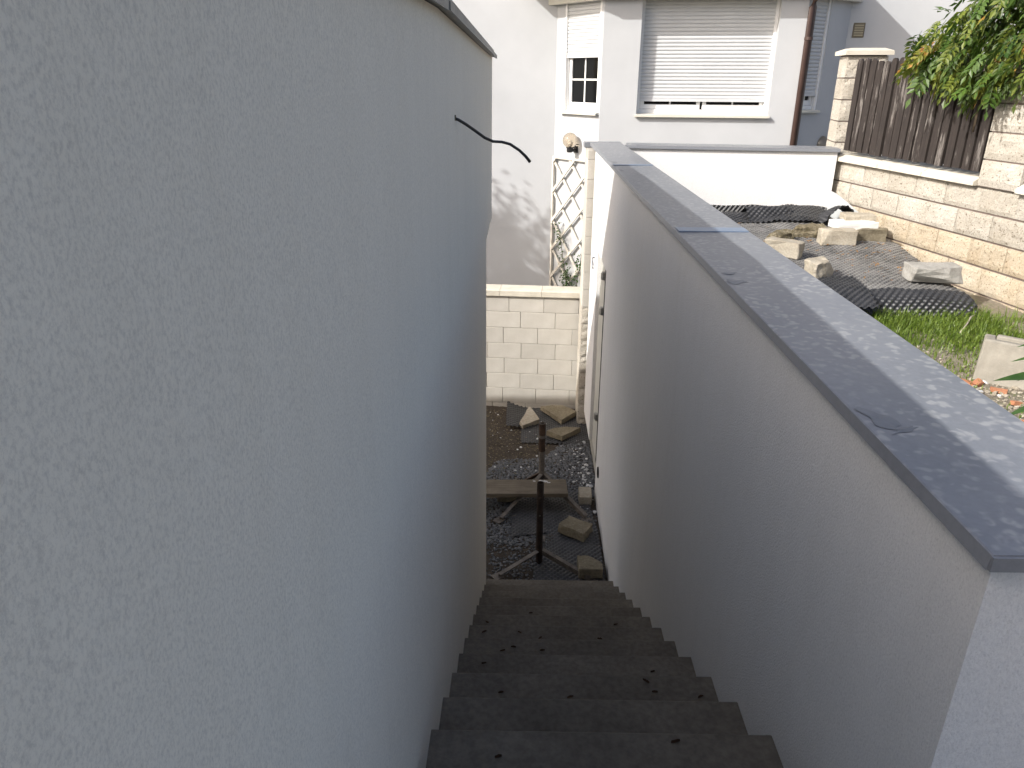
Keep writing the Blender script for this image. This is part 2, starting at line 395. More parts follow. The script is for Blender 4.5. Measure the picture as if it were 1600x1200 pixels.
# ---------------------------------------------------------------- stairs
st = empty('staircase', 'dark grey concrete stairs going down between the two white walls', 'stairs', (.22, 1.3, -1.6))
inv = Matrix.Translation(Vector((-.22, -1.3, 1.6)))
Y1, Z1, RUN, RISE = 1.5762, -1.7429, .2904, .1751
for k in range(-1, 12):
    yk, zk = Y1+RUN*k, Z1-RISE*k
    y0 = yk-RUN if k > -1 else 1.0
    b = B(inv)
    j = [rng.uniform(-.002,.002) for _ in range(2)]
    xa, xb = XL-.02, XR+.02
    # tread with a slightly worn nosing
    b.prism([(y0+.0015, zk-.24), (y0+.0015, zk), (yk-.008, zk+j[0]), (yk-.002, zk-.003), (yk, zk-.010), (yk-.001, zk-.24)], xa, xb, 'x')
    b.obj('step', 'concrete_step', st)
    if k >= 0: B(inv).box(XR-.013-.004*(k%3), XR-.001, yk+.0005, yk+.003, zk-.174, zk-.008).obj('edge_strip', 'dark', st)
# ---------------------------------------------------------------- left building
YE, YN, ZN = 5.52, 4.74, -.967
def xw(z): return -.277 + .0112*(z+3.6)
lb = empty('plastered_building', 'tall white building with rough scratched plaster along the left side of the stairs', 'building', (-3, 2, -4))
inv = Matrix.Translation(Vector((3, -2, 4)))
def lwall(y0, y1, z0, z1, za, zb):
    """wall slab whose visible face leans by a hair; za, zb heights at the near and far end"""
    b = B(inv); N = 1
    b.add([(xw(z0),y0,z0),(xw(z0),y1,z0),(xw(zb),y1,zb),(xw(za),y0,za),(-7,y0,z0),(-7,y1,z0),(-7,y1,zb),(-7,y0,za)],
          [(0,1,2,3),(4,7,6,5),(0,3,7,4),(1,5,6,2),(3,2,6,7),(0,4,5,1)]); return b
def zr(y): return .173 - .0133*(y-2.157) if y > 2.157 else .173 - .020*(2.157-y)
lwall(-3.5, YN, -4.2, ZN, ZN, ZN).obj('lower_wall', 'render_near', lb)
YB = [-3.5, 2.157, YE]
b = B(inv); n = len(YB); tp = [zr(y)-.006 for y in YB]
b.v = [(xw(ZN), y, ZN) for y in YB]+[(xw(.12), y, z) for y, z in zip(YB, tp)]+[(-7, y, ZN) for y in YB]+[(-7, y, z) for y, z in zip(YB, tp)]
for i in range(n-1):
    b.f += [(i,i+1,n+i+1,n+i), (2*n+i,3*n+i,3*n+i+1,2*n+i+1), (n+i,n+i+1,3*n+i+1,3*n+i), (i,2*n+i,2*n+i+1,i+1)]
b.f += [(0,n,3*n,2*n), (n-1,2*n+n-1,3*n+n-1,n+n-1)]
b.obj('upper_wall', 'render_near', lb)
xe = -.207                                               # sheet metal roof with a turned-down edge
def back(x): return 5.58 + .05*(xe-x)                    # rear edge drifts a little towards the left
b = B(inv); YR = [-3.6, 2.157, 5.58]
for x in (xe, -7.2):
    for y in YR:
        yy = back(x) if y > 5 else y
        b.v += [(x, yy, zr(y)-.002), (x, yy, zr(y)+.012)]
b.f = [(0,2,3,1),(2,4,5,3),(6,7,9,8),(8,9,11,10),(1,3,9,7),(3,5,11,9),(0,6,8,2),(2,8,10,4),(0,1,7,6),(4,10,11,5)]
b.obj('roof_sheet', 'roof_sheet', lb)
b = B(inv)
for (y0, y1) in ((-3.6, .4), (.4, 2.157), (2.157, 4.95), (4.95, 5.585)):   # edge flashing in lapped lengths
    o = .004 if y0 > 1 and y0 < 4 else 0
    b.add([(xe+.003+o, y0, zr(y0)-.012), (xe+.003+o, y1, zr(y1)-.012), (xe+.003+o, y1, zr(y1)+.012+o), (xe+.003+o, y0, zr(y0)+.012+o),
           (xe-.012, y0, zr(y0)-.006), (xe-.012, y1, zr(y1)-.006), (xe-.05, y1, zr(y1)+.016+o), (xe-.05, y0, zr(y0)+.016+o)],
          [(0,1,2,3),(4,5,1,0),(3,2,6,7),(0,3,7,4),(1,5,6,2),(4,7,6,5)])
b.obj('edge_flashing', 'roof_sheet', lb)

# ---------------------------------------------------------------- right retaining wall
rw = empty('retaining_wall', 'long white plastered retaining wall with grey metal coping right of the stairs', 'wall', (.86, 4, -4))
inv = Matrix.Translation(Vector((-.86, -4, 4)))
XO = .985
b = B(inv)
b.prism([(.945,-4.3),(6.38,-4.3),(6.38,-1.58),(7.18,-1.58),(7.18,-3.65),(7.93,-3.65),(7.93,-.676),(.945,-.676)], XR, XO, 'x')
b.obj('wall_body', 'render_white', rw)
B(inv).box(.77, .97, 6.381, 7.93, -4.3, -3.655).obj('plinth', 'stone_grey', rw)
# coping: three lengths of folded sheet
ct, cb_ = -.648, -.674
for (y0, y1) in ((.914, 3.40), (3.404, 6.10), (6.104, 8.28)):
    b = B(inv)
    o = [(.690, cb_), (.6935, ct-.0015), (.697, ct), (1.020, ct+.002), (1.024, ct), (1.025, cb_), (1.021, cb_), (1.019, ct-.004), (.698, ct-.006), (.694, cb_)]
    b.prism(o, y0, y1, 'y')
    b.obj('coping_sheet', 'coping', rw)
b = B(inv); b.add([(.690,.9135,cb_),(1.025,.9135,cb_),(1.024,.9185,ct),(.697,.9185,ct),(.690,.905,cb_-.001),(1.025,.905,cb_-.001)],
                  [(0,1,2,3),(0,4,5,1)]); 
b = B(inv); b.box(.693, 1.022, .908, .9138, cb_, ct-.0015); b.obj('coping_end', 'coping', rw)
for (y, mat_) in ((3.402, 'film'), (6.102, 'film')):
    b = B(inv); b.box(.700, 1.016, y-(.045 if y < 4 else .03), y+(.045 if y < 4 else .03), ct+.002, ct+.006); b.obj('seam_strip', mat_, rw)
# scraps of torn protective film, still stuck along the inner edge
def scrap(cx, cy, L, W, a, seed):
    r_ = random.Random(seed); b = B(inv); n = 13; pts = []
    for k in range(n):
        t = 2*math.pi*k/n; q = r_.uniform(.45, 1.1)
        p = (L*q*math.cos(t), W*q*math.sin(t))
        pts.append((cx+p[0]*math.cos(a)-p[1]*math.sin(a), cy+p[0]*math.sin(a)+p[1]*math.cos(a)))
    vs = [(x, y, ct+.0012+.0005*r_.random()) for x, y in pts]+[(cx, cy, ct+.0022)]
    b.add(vs, [(k, (k+1)%n, n) for k in range(n)]); return b
for i, (cx, cy, L, W, a) in enumerate([(.735,2.60,.035,.022,.3), (.728,2.48,.04,.045,1.2), (.735,1.38,.06,.035,1.9), (.760,1.33,.045,.012,.5),
                                 (.728,5.75,.02,.10,.1), (.735,6.32,.03,.07,.2)]):
    scrap(cx, cy, L, W, a, i).obj('film_scrap', 'film_dark', rw, recalc=False)
# the door in the wall
fr = B(inv); fr.box(.757, .80, 6.384, 6.43, -3.65, -1.582).box(.757, .80, 7.13, 7.178, -3.65, -1.582).box(.757, .80, 6.43, 7.13, -1.62, -1.582)
fr.obj('door_frame', 'door_paint', rw)
dr = B(inv).bbox(.752, .79, 6.436, 7.126, -3.64, -1.624, .004).obj('door', 'door_paint', rw)
dr['label'] = 'narrow cream metal door set in the white wall'
B(inv).box(.7485, .7515, 6.44, 6.685, -3.635, -1.63).obj('door_gap_shade', 'dark', dr)  # dark strip painting in the shadowed gap between leaf and near jamb
for z in (-1.71, -2.05, -3.16):
    h = B(inv); h.box(.727, .7515, 6.70, 6.76, z-.035, z+.035).box(.722, .745, 6.755, 6.80, z-.045, z+.012); h.obj('hinge', 'steel', dr)
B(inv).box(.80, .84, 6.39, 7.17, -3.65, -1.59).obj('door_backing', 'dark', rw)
# round vent low on the wall, wire hook higher up
B(inv @ Matrix.Translation(Vector((XR-.004, 6.14, -3.47))) @ Matrix.Rotation(R(90), 4, 'Y')).lathe([(.0,.002),(.036,.002),(.042,-.004),(.052,-.006),(.056,.004)], (0,0,0)).obj('pipe_outlet', 'dark', rw, smooth=True)
B(inv).tube([(XR-.012,7.45,-1.70),(XR-.02,7.51,-1.72),(XR-.02,7.50,-1.755),(XR-.02,7.44,-1.775),(XR-.02,7.45,-1.81),(XR-.012,7.52,-1.83)], .008, 8).obj('wire_hook', 'film_dark', rw, smooth=True)

# ---------------------------------------------------------------- end pillar of the retaining wall and yard block wall
def rough_block(x0, x1, y0, y1, z0, z1, face='-y', amp=.010, seed=0, ch=.006, n=(6,5)):
    """a block with one rock-faced side: a displaced grid front, chamfered back to the bed joints"""
    nx, nzv = n; b = B(); r_ = seed*7.31
    vs = []; L = x1-x0; H = z1-z0
    for j in range(nzv+1):
        for i in range(nx+1):
            edge = i in (0,nx) or j in (0,nzv)
            x = x0+L*i/nx; z = z0+H*j/nzv
            d = ch if edge else -amp*(.25+1.3*nz(x*14+r_, z*14-r_, seed)+.5*nz(x*37, z*37+r_, seed))
            vs.append((x, y0+d, z))
    fs = [(j*(nx+1)+i, j*(nx+1)+i+1, (j+1)*(nx+1)+i+1, (j+1)*(nx+1)+i) for j in range(nzv) for i in range(nx)]
    o = len(vs); vs += [(x0,y1,z0),(x1,y1,z0),(x1,y1,z1),(x0,y1,z1)]
    bl = list(range(nx+1)); tl = [nzv*(nx+1)+i for i in range(nx+1)]
    le = [j*(nx+1) for j in range(nzv+1)]; re = [j*(nx+1)+nx for j in range(nzv+1)]
    fs += [tuple([o,o+1]+bl[::-1]), tuple([o+3,o+2]+tl[::-1]), tuple([o,o+3]+le[::-1]), tuple([o+1,o+2]+re[::-1]), (o,o+1,o+2,o+3)]
    b.add(vs, fs); return b
sp = empty('stone_pillar', 'narrow pale stone pillar at the far end of the white retaining wall', 'pillar', (.83, 8.2, -4))
inv = Matrix.Translation(Vector((-.83, -8.2, 4)))
z = -4.2; k = 0
while z < -.70:
    z1 = min(z+.2, -.70)
    if z1 > -2.35:
        bb = B(inv).bbox(.655, 1.0, 8.02, 8.4, z+.0015, z1-.0015, .003); bb.obj('stone', 'block', sp)
    else:
        bb = rough_block(.655, 1.0, 8.02, 8.4, z+.004, z1-.004, amp=.014, seed=k); bb.m = inv; bb.obj('stone', 'split', sp)
    z += .2; k += 1
B(inv).bbox(.63, 1.03, 8.285, 8.43, -.699, -.645, .004).obj('cap', 'coping', sp)

ang = -R(4.6)
bw = empty('block_wall', 'low wall of pale smooth blocks with cap stones across the end of the yard', 'wall', (.70, 8.46, -4.068), ang)
def blk(L): return B().bbox(0, L-.004, 0, .2, .0015, .1985, .004).mesh('block')
full = [blk(.42) for _ in range(1)][0]; full.materials.append(M['block'])
off = [.10, .31, .02, .24, .04, .25, .03, .24, .1]
for row in range(9):
    z = -4.28 + .2*row + .127
    x = -.0 - .42*13 + off[row] - .14
    x_end = .0
    while x < x_end-.01:
        L = min(.42, x_end-x)
        if L > .4199: me = full
        else: me = blk(L); me.materials.append(M['block'])
        o = link('block', me, bw); o.location = (x, rng.uniform(-.002,.002), z+4+.0); o.rotation_euler = (0, 0, rng.uniform(-.003,.003))
        x += .42
capm = B(); capm.prism([(-.03,0),(-.03,.062),(-.015,.075),(.215,.075),(.23,.062),(.23,0)], 0, .496, 'x')
cm = capm.mesh('cap_stone'); cm.materials.append(M['cap'])
for i in range(11):
    o = link('cap_stone', cm, bw); o.location = (-.49-.5*i+.0, 0, -4.28+.127+1.80+4+.004)

# ---------------------------------------------------------------- cross wall closing the garden
cu = Vector((3.04-1.086, 7.667-7.988, 0)); ca = math.atan2(cu.y, cu.x); CL = 2.11
cw = empty('garden_wall', 'short white wall with grey metal coping across the far end of the garden', 'wall', (1.02, 8.00, -4), ca)
B().box(.02, CL-.0, .03, .27, -.2, 3.322).obj('wall_body', 'render_white', cw)
b = B(); b.prism([(0.0,3.322),(.003,3.352),(.30,3.354),(.303,3.322),(.298,3.322),(.296,3.347),(.008,3.345),(.005,3.322)], .01, CL+.012, 'x'); b.obj('coping_sheet', 'coping', cw)
B().box(CL+.012, CL+.016, .002, .30, 3.322, 3.353).obj('coping_end', 'coping', cw)
# ragged unplastered foot
b = rough_block(.2, CL-.05, -.004, .028, 2.62, 2.715, amp=.02, seed=9, n=(40,3)); b.obj('rough_footing', 'mortar_white', cw)

# ---------------------------------------------------------------- house
TH = R(7.7)
hs = empty('house', 'white house with a bay window and roller shutters behind the walls', 'house', (.987, 10.5, 0), -TH)
W, Q = 2.4956, .66
def hole_wall(b, o, u, n, s0, s1, z0, z1, h, depth):
    """wall sheet along u with one opening h=(a,b,c,d) and reveals going in along n"""
    o, u, n = Vector(o), Vector(u), Vector(n); Zv = Vector((0,0,1))
    def q(a, b_, c, d): 
        p = [o+u*a+Zv*c, o+u*b_+Zv*c, o+u*b_+Zv*d, o+u*a+Zv*d]; b.add(p, [(0,1,2,3)])
    ha, hb, hc, hd = h
    q(s0,ha,z0,z1); q(hb,s1,z0,z1); q(ha,hb,z0,hc); q(ha,hb,hd,z1)
    def rv(a, c, a2, c2):
        p = [o+u*a+Zv*c, o+u*a2+Zv*c2, o+u*a2+Zv*c2+n*depth, o+u*a+Zv*c+n*depth]; b.add(p, [(0,1,2,3)])
    rv(ha,hc,ha,hd); rv(hb,hd,hb,hc); rv(hb,hc,ha,hc); rv(ha,hd,hb,hd)
r2 = math.sqrt(.5)
FR = ((0,0,0), (1,0,0), (0,1,0))
LO = ((-Q,Q,0), (r2,-r2,0), (r2,r2,0))
RO = ((W,0,0), (r2,r2,0), (-r2,r2,0))
HB = -4.2
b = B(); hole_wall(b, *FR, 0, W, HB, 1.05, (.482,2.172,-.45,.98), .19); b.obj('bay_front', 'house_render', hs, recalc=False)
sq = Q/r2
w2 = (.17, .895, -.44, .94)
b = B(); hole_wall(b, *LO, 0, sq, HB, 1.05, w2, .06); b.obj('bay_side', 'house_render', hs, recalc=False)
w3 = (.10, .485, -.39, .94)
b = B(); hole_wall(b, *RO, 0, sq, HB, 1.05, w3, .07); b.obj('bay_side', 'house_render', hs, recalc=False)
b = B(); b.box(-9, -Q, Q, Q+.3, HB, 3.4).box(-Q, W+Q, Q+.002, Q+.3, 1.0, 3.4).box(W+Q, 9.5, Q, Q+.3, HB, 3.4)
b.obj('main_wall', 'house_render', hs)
def bayslab(e, z0, z1, xl=None, xr=None):
    k = e*math.tan(R(22.5)); y = Q-.0
    poly = [(-Q-e*1.414, Q-.002), (-k, -e), (W+k, -e), (W+Q+e*1.414, Q-.002)]
    if xl is not None: poly = [(xl, Q-.002), (xl, Q-.34)]+[(-k-.25, -e)]+poly[2:]
    b = B(); b.prism(poly, z0, z1, 'z'); return b
bayslab(.09, .905, 1.168).obj('eave_moulding', 'cream', hs)
B().prism([(-1.2,Q-.002),(-1.2,.31),(-.50,-.32),(-.36,-.40),(2.70,-.40),(2.70,Q-.002)], 1.17, 1.54, 'z').obj('balcony', 'cream', hs)
B().box(-9.2, 9.7, Q-.35, Q+.6, 3.4, 3.56).obj('roof_eave', 'cream', hs)

def frame_mtx(F):
    o, u, n = F; mm = Matrix.Identity(4)
    for i in range(3): mm[i][0], mm[i][1], mm[i][2], mm[i][3] = u[i], n[i], (0,0,1)[i], o[i]
    return mm
def shutter(F, a, c, z0, z1, d):
    b = B(frame_mtx(F)); p = .045; z = z0
    while z < z1:
        zt = min(z+p, z1)
        prof = [(d+.006, z), (d-.001, z+.003), (d-.006, z+.014), (d-.005, z+.026), (d+.001, z+.038), (d+.006, z+.041), (d+.006, zt)]
        for i in range(len(prof)-1):
            y0, za = prof[i]; y1, zb = prof[i+1]
            b.add([(a,y0,za),(c,y0,za),(c,y1,zb),(a,y1,zb)], [(0,1,2,3)])
        z += p
    return b
def window(F, h, d, z_sh, sashes, label, sill_out, muntin_z):
    ha, hb, hc, hd = h; mm = frame_mtx(F)
    f = B(mm); dd = d-.02
    f.box(ha, ha+.045, dd, d+.05, hc, hd).box(hb-.045, hb, dd, d+.05, hc, hd).box(ha+.045, hb-.045, dd, d+.05, hc, hc+.055)
    wn = f.obj('window', 'white_pvc', hs); wn['label'] = label
    for (a, c) in sashes:
        s_ = B(mm); y0, y1 = d-.005, d+.045; zt = min(hd, z_sh+.3)
        s_.bbox(a, a+.05, y0, y1, hc+.058, zt, .004).bbox(c-.05, c, y0, y1, hc+.058, zt, .004).bbox(a+.05, c-.05, y0, y1, hc+.058, hc+.118, .004)
        mx_ = (a+c)/2; s_.box(mx_-.011, mx_+.011, y0+.012, y1-.012, hc+.118, zt)
        if muntin_z is not None: s_.box(a+.05, c-.05, y0+.0135, y1-.0135, muntin_z-.011, muntin_z+.011)
        s_.obj('sash', 'white_pvc', wn)
        B(mm).box(a+.04, c-.04, d+.016, d+.026, hc+.105, zt).obj('pane', 'pane', wn)
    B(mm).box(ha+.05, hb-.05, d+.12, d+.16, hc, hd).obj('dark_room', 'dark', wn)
    sh = shutter(F, ha+.03, hb-.03, z_sh, hd, d-.035).obj('shutter', 'shutter', wn, recalc=False)
    for (ga, gc) in ((ha+.001, ha+.035), (hb-.035, hb-.001)): B(mm).box(ga, gc, d-.06, d-.021, hc, hd).obj('guide_rail', 'white_pvc', wn)
    bt = B(mm); bt.box(ha+.035, hb-.035, d-.046, d-.028, z_sh-.03, z_sh+.004); bt.obj('bottom_bar', 'shutter', wn)
    s_ = B(mm); s_.prism([(-sill_out, hc-.034),(-sill_out,hc-.008),(d-.02,hc+.006),(d-.02,hc-.034)], ha-.02, hb+.02, 'x'); s_.obj('sill', 'cream', wn)
    return wn
window(FR, (.482,2.172,-.45,.98), .19, -.265, [(.53,1.315),(1.345,2.124)], 'wide bay front window with its shutter almost closed', .055, None)
window(LO, w2, .06, .272, [(.225,.85)], 'narrow left bay window with shutter half down', .06, -.03)
window(RO, w3, .07, -.19, [(.15,.44)], 'shaded right bay window with shutter down', .05, None)
# drainpipe on the right bay corner
pts = [(W+.16,-.16,1.3),(W+.13,-.13,1.02),(W+.05,-.075,.90),(W+.035,-.07,.80),(W+.035,-.07,-3.2)]
B().tube(pts, .045, 14).obj('drainpipe', 'brown_metal', hs, smooth=True)
for z in (.45, -1.2, -2.6): B().lathe([(.052,-.018),(.052,.018)], (W+.035,-.07,z), 14).obj('pipe_clip', 'brown_metal', hs)
B().tube([(-.3,-.36,1.17),(W+.3,-.36,1.17)], .05, 12).obj('gutter', 'brown_metal', hs, smooth=True)
vb = B(); vb.bbox(3.215, 3.36, Q-.012, Q-.001, .49, .665, .004)
v_ = vb.obj('vent', 'vent', hs)
for i in range(5): B().box(3.232, 3.343, Q-.018, Q-.0125, .508+.029*i, .526+.029*i).obj('vent_slat', 'vent_light', v_)

def globe(name, F, s, z, label, rad):
    o_, u_, n_ = [Vector(x) for x in F]
    base = hs.matrix_basis @ (o_+u_*s+Vector((0,0,z)))
    ang_ = -TH + math.atan2(u_.y, u_.x)
    g = empty(name, label, 'lamp', base, ang_, 'globe lamps on the house')
    off_ = -.12
    pr = [(rad*math.sin(math.pi*k/16), -rad*math.cos(math.pi*k/16)) for k in range(1,17)]
    B().lathe(pr, (0,off_,.06), 26).obj('glass_globe', 'smoked', g, smooth=True)
    bulb = [(.028*math.sin(math.pi*k/8)*(1 if k<6 else .75), -.035*math.cos(math.pi*k/8)) for k in range(0,9)]
    B().lathe(bulb, (0,off_,.03), 12).obj('bulb', 'mortar_white', g, smooth=True)
    h = B(); h.lathe([(.0,-.10),(.035,-.10),(.045,-.085),(.045,-.045),(.055,-.04),(.055,-.022),(0,-.022)], (0,off_,.0), 16)
    h.tube([(0,off_,-.07),(0,-.05,-.075),(0,-.004,-.06)], .02, 10).lathe([(.05,-.0),(.05,.012)], (0,0,0), 4)
    h.box(-.04,.04,-.014,-.001,-.11,-.02); h.obj('lamp_holder', 'cable', g, smooth=False)
    return g
bpy.context.view_layer.update()
globe('globe_lamp', LO, .485, -.875, 'smoked glass globe lamp on the sunlit bay wall above the trellis', .105)
globe('globe_lamp', ((W+Q,Q,0),(1,0,0),(0,1,0)), -.17+.02, -.90, 'shaded globe lamp beside the brown drainpipe, half hidden by the coping', .115)

# trellis on the left bay side
tro = hs.matrix_basis @ Vector((-Q,Q,0))
tr = empty('trellis', 'cream diamond trellis on the bright bay wall beside the stone pillar', 'trellis', (tro.x,tro.y,0), -TH-R(45))
s0, s1, z0, z1 = .035, .86, -3.3, -1.09
B().box(s0-.014, s0+.018, -.055, -.02, z0, z1).obj('upright', 'lath', tr)
B().box(s1-.018, s1+.014, -.055, -.02, z0, z1).obj('upright', 'lath', tr)
B().box(s0-.014, s1+.014, -.0555, -.0195, z1, z1+.03).obj('top_rail', 'lath', tr)
def diag(zs, sg, y0, y1):
    a, c = s0, s1
    za, zc = zs, zs+sg*(s1-s0)
    hi, lo_ = z1, z0
    def clip(sv, zv, s_o, z_o):
        if zv > hi: return sv+(s_o-sv)*(zv-hi)/(zv-z_o), hi
        if zv < lo_: return sv+(s_o-sv)*(lo_-zv)/(z_o-zv), lo_
        return sv, zv
    if max(za,zc) < lo_+.05 or min(za,zc) > hi-.05: return
    A = clip(a,za,c,zc); C = clip(c,zc,a,za)
    d = Vector((C[0]-A[0], C[1]-A[1])); 
    if d.length < .05: return
    d.normalize(); n = Vector((-d.y, d.x))*.0185
    b = B(); b.prism([(A[0]+n.x,A[1]+n.y),(C[0]+n.x,C[1]+n.y),(C[0]-n.x,C[1]-n.y),(A[0]-n.x,A[1]-n.y)], y0, y1, 'y'); b.obj('slat', 'lath', tr)
for k in range(-1, 8):
    diag(-1.57-.43*k, 1.02, -.062, -.043)
    diag(-1.12-.43*k, -1.12, -.042, -.024)

# thin climbing rose at the trellis foot
def leafcard(b, p, d, n, L, Wd, fold=.25):
    d = d.normalized(); s = d.cross(n).normalized(); n = s.cross(d)
    p = Vector(p)
    v = [p, p+d*L*.45+s*Wd*.5+n*fold*Wd, p+d*L, p+d*L*.45-s*Wd*.5+n*fold*Wd, p+d*L*.5]
    b.add(v, [(0,1,4),(1,2,4),(2,3,4),(3,0,4)])
rz_ = random.Random(3)
ro = empty('climbing_rose', 'sparse climbing rose with small leaves at the foot of the trellis', 'plant', (tro.x,tro.y,-3.3), -TH-R(45))
stems = [[(.55,-.09,-.9),(.50,-.09,.2),(.42,-.08,.6),(.30,-.09,1.05),(.22,-.08,1.30)], [(.6,-.09,-.9),(.62,-.1,.1),(.72,-.09,.55),(.78,-.08,.95)], [(.5,-.1,-.9),(.45,-.1,.3),(.52,-.11,.62)]]
for s_ in stems: B().tube(s_, [.008,.007,.005,.004,.003][:len(s_)], 6).obj('stem', 'bark', ro)
lb_ = B()
for s_ in stems:
    for _ in range(120):
        i = rz_.choice(range(1,len(s_)-1)); t = rz_.random(); p = Vector(s_[i]).lerp(Vector(s_[i+1]), t)+Vector((rz_.gauss(0,.05), rz_.gauss(-.01,.02), rz_.gauss(0,.05)))
        leafcard(lb_, p, Vector((rz_.uniform(-1,1), rz_.uniform(-.8,.1), rz_.uniform(-.8,.6))), Vector((rz_.uniform(-.5,.5),-1,rz_.uniform(0,1))), rz_.uniform(.025,.05), .028)
lo_ = lb_.obj('foliage', 'leaf_dark', ro, recalc=False); lo_['kind'] = 'stuff'

# ---------------------------------------------------------------- stone fence wall, pillars and boards on the right
FA = math.atan2(-.982, .187)
F0 = (3.15, 7.70, 0)
fwl = empty('fence_wall', 'low wall of pale rock-faced blocks with coping slabs along the right of the garden', 'wall', F0, FA)
vars_ = []; stained = []
for i in range(6):
    bb = rough_block(0, .366, 0, .2, .004, .189, amp=.006, seed=i+20, n=(10,6), ch=.007); me = bb.mesh('block'); me.materials.append(M['split']); vars_.append(me)
    m2 = me.copy(); m2.materials.clear(); m2.materials.append(M['split_stained']); stained.append(m2)
rows = [-.957, -1.157, -1.358, -1.56, -1.76]
offs = [0.0, .18, .02, .2, .05]
for z, of in zip(rows, offs):
    x = -.37+of
    while x < 4.2:
        if not (z > -.96 and 1.74 < x+.18 < 2.3 and False):
            o = link('block', rng.choice(stained if z < -1.3 else vars_), fwl); o.location = (x, .03+rng.uniform(-.003,.003), z)
            o.rotation_euler = (0, 0, rng.uniform(-.006,.006))
        x += .37
B().box(-.36, 4.3, .048, .20, -1.9, -.768).obj('mortar_core', 'mortar', fwl)
for (a, c) in ((-.06,.62), (.624,1.22), (1.224,1.822), (2.226,2.9), (2.904,3.5), (3.504,4.2)):
    b = B(); b.prism([(-.025,-.766),(-.025,-.735),(.03,-.705),(.25,-.69),(.25,-.766)], a+.002, c-.002, 'x'); b.obj('coping_slab', 'cap', fwl)
# near pillar
def pillar(name, label, loc, rz, size, z0, z1, capz):
    p = empty(name, label, 'pillar', loc, rz)
    z = z0; k = 0
    while z < z1-.01:
        zt = min(z+.2, z1); core = .02
        b = rough_block(0, size, 0, size*.5, z+.006, zt-.006, amp=.009, seed=k+40+int(size*100), n=(7,4), ch=.008)
        # left-hand face of the same stone, rock-faced too
        b2 = rough_block(0, size, 0, size*.5, z+.006, zt-.006, amp=.006, seed=k+70, n=(7,4), ch=.008)
        b.box(.01, size-.004, size*.45, size, z+.006, zt-.006)
        b.obj('stone', 'split' if 'near' in name or True else 'block', p)
        z += .2; k += 1
    B().box(.014, size-.014, .014, size-.014, z0, z1).obj('mortar_core', 'mortar', p)
    e = .035
    c = B(); 
    c.add([(-e,-e,z1+.002),(size+e,-e,z1+.002),(size+e,size+e,z1+.002),(-e,size+e,z1+.002),
           (-e,-e,z1+.04),(size+e,-e,z1+.04),(size+e,size+e,z1+.04),(-e,size+e,z1+.04),
           (e,e,z1+capz),(size-e,e,z1+capz),(size-e,size-e,z1+capz),(e,size-e,z1+capz)],
          [(0,3,2,1),(0,1,5,4),(1,2,6,5),(2,3,7,6),(3,0,4,7),(4,5,9,8),(5,6,10,9),(6,7,11,10),(7,4,8,11),(8,9,10,11)])
    c.obj('cap', 'cap', p); return p
lp = Vector(F0)+Vector((.187,-.982,0))*1.826
pillar('fence_pillar', 'large rock-faced stone pillar at the right edge with vine hanging over it', (lp.x, lp.y, 0), FA, .395, -.768, .232, .06)
pillar('fence_pillar', 'slim white stone pillar between the house and the brown fence', (3.125, 7.86, 0), -R(8), .37, -1.2, .205, .065)

# board fence
bf = empty('board_fence', 'weathered dark brown picket fence on the stone wall between two pillars', 'fence', F0, FA)
pitch = .1005
for i in range(18):
    x = .0+pitch*i; wd = .081+rng.uniform(-.004,.004); h0 = -.664+rng.uniform(-.006,.004); h1 = .165+.012*math.sin(i*1.3)+rng.uniform(-.008,.008)
    b = B(); n = 7
    top = [(wd*(.5-.5*math.cos(math.pi*k/n)), h1-.048+.048*math.sin(math.pi*k/n)) for k in range(n+1)]
    poly = [(0,h0)]+top+[(wd,h0)]
    b.prism(poly, 0, .024, 'y')
    o = b.obj('board', 'board', bf); o.location = (x, .012+rng.uniform(-.004,.004), 0); o.rotation_euler = (rng.uniform(-.01,.01), rng.uniform(-.006,.006), rng.uniform(-.05,.05))
B().box(-.02, 1.83, .09, .10, -.66, .02).obj('gap_shade_panel', 'dark', bf)  # added dark panel that puts black shadow into the gaps between pickets
for z in (-.50, .02): B().box(-.02, 1.83, .045, .085, z, z+.07).obj('rail', 'board', bf)

# ---------------------------------------------------------------- vine over the fence
def compound(seed, L=.21, mat='leaf_green'):
    r_ = random.Random(seed); b = B(); pairs = r_.choice([4,5,5])
    pts = []
    for k in range(8):
        t = k/7; pts.append(Vector((L*t, .012*math.sin(t*3+seed), -.055*t*t)))
    b.tube([tuple(p) for p in pts[::2]+[pts[-1]]], .0016, 3, False)
    for k in range(pairs):
        t = .22+.70*k/pairs; p = pts[0].lerp(pts[-1], t); p.z = -.055*t*t
        l = L*(.36-.10*abs(k-pairs*.4)/pairs)*r_.uniform(.85,1.1)
        for sg in (-1, 1):
            d = Vector((.62+.3*t, sg*r_.uniform(.75,1), r_.uniform(-.55,-.1)))
            leafcard(b, p, d, Vector((r_.uniform(-.25,.25), r_.uniform(-.25,.25), 1)), l*1.1, l*.46, .12)
    leafcard(b, pts[-1], Vector((1,0,-.4)), Vector((0,0,1)), L*.36, L*.15, .12)
    me = b.mesh('leaf', recalc=False); me.materials.append(M[mat]); return me
lv = [(compound(s, .19+.02*(s%3), mt), wgt) for s, mt, wgt in ((1,'leaf_green',4),(2,'leaf_green',4),(3,'leaf_lime',4),(4,'leaf_lime',3),(5,'leaf_yellow',1.6),(6,'leaf_dark',3),(7,'leaf_green',3),(8,'leaf_yellow',1.0))]
meshes = [a for a, _ in lv]; wts = [c for _, c in lv]
vn = empty('climbing_vine', 'green and yellowing vine with feathery leaves spilling over the brown fence', 'vine', F0, FA)
rv = random.Random(11)
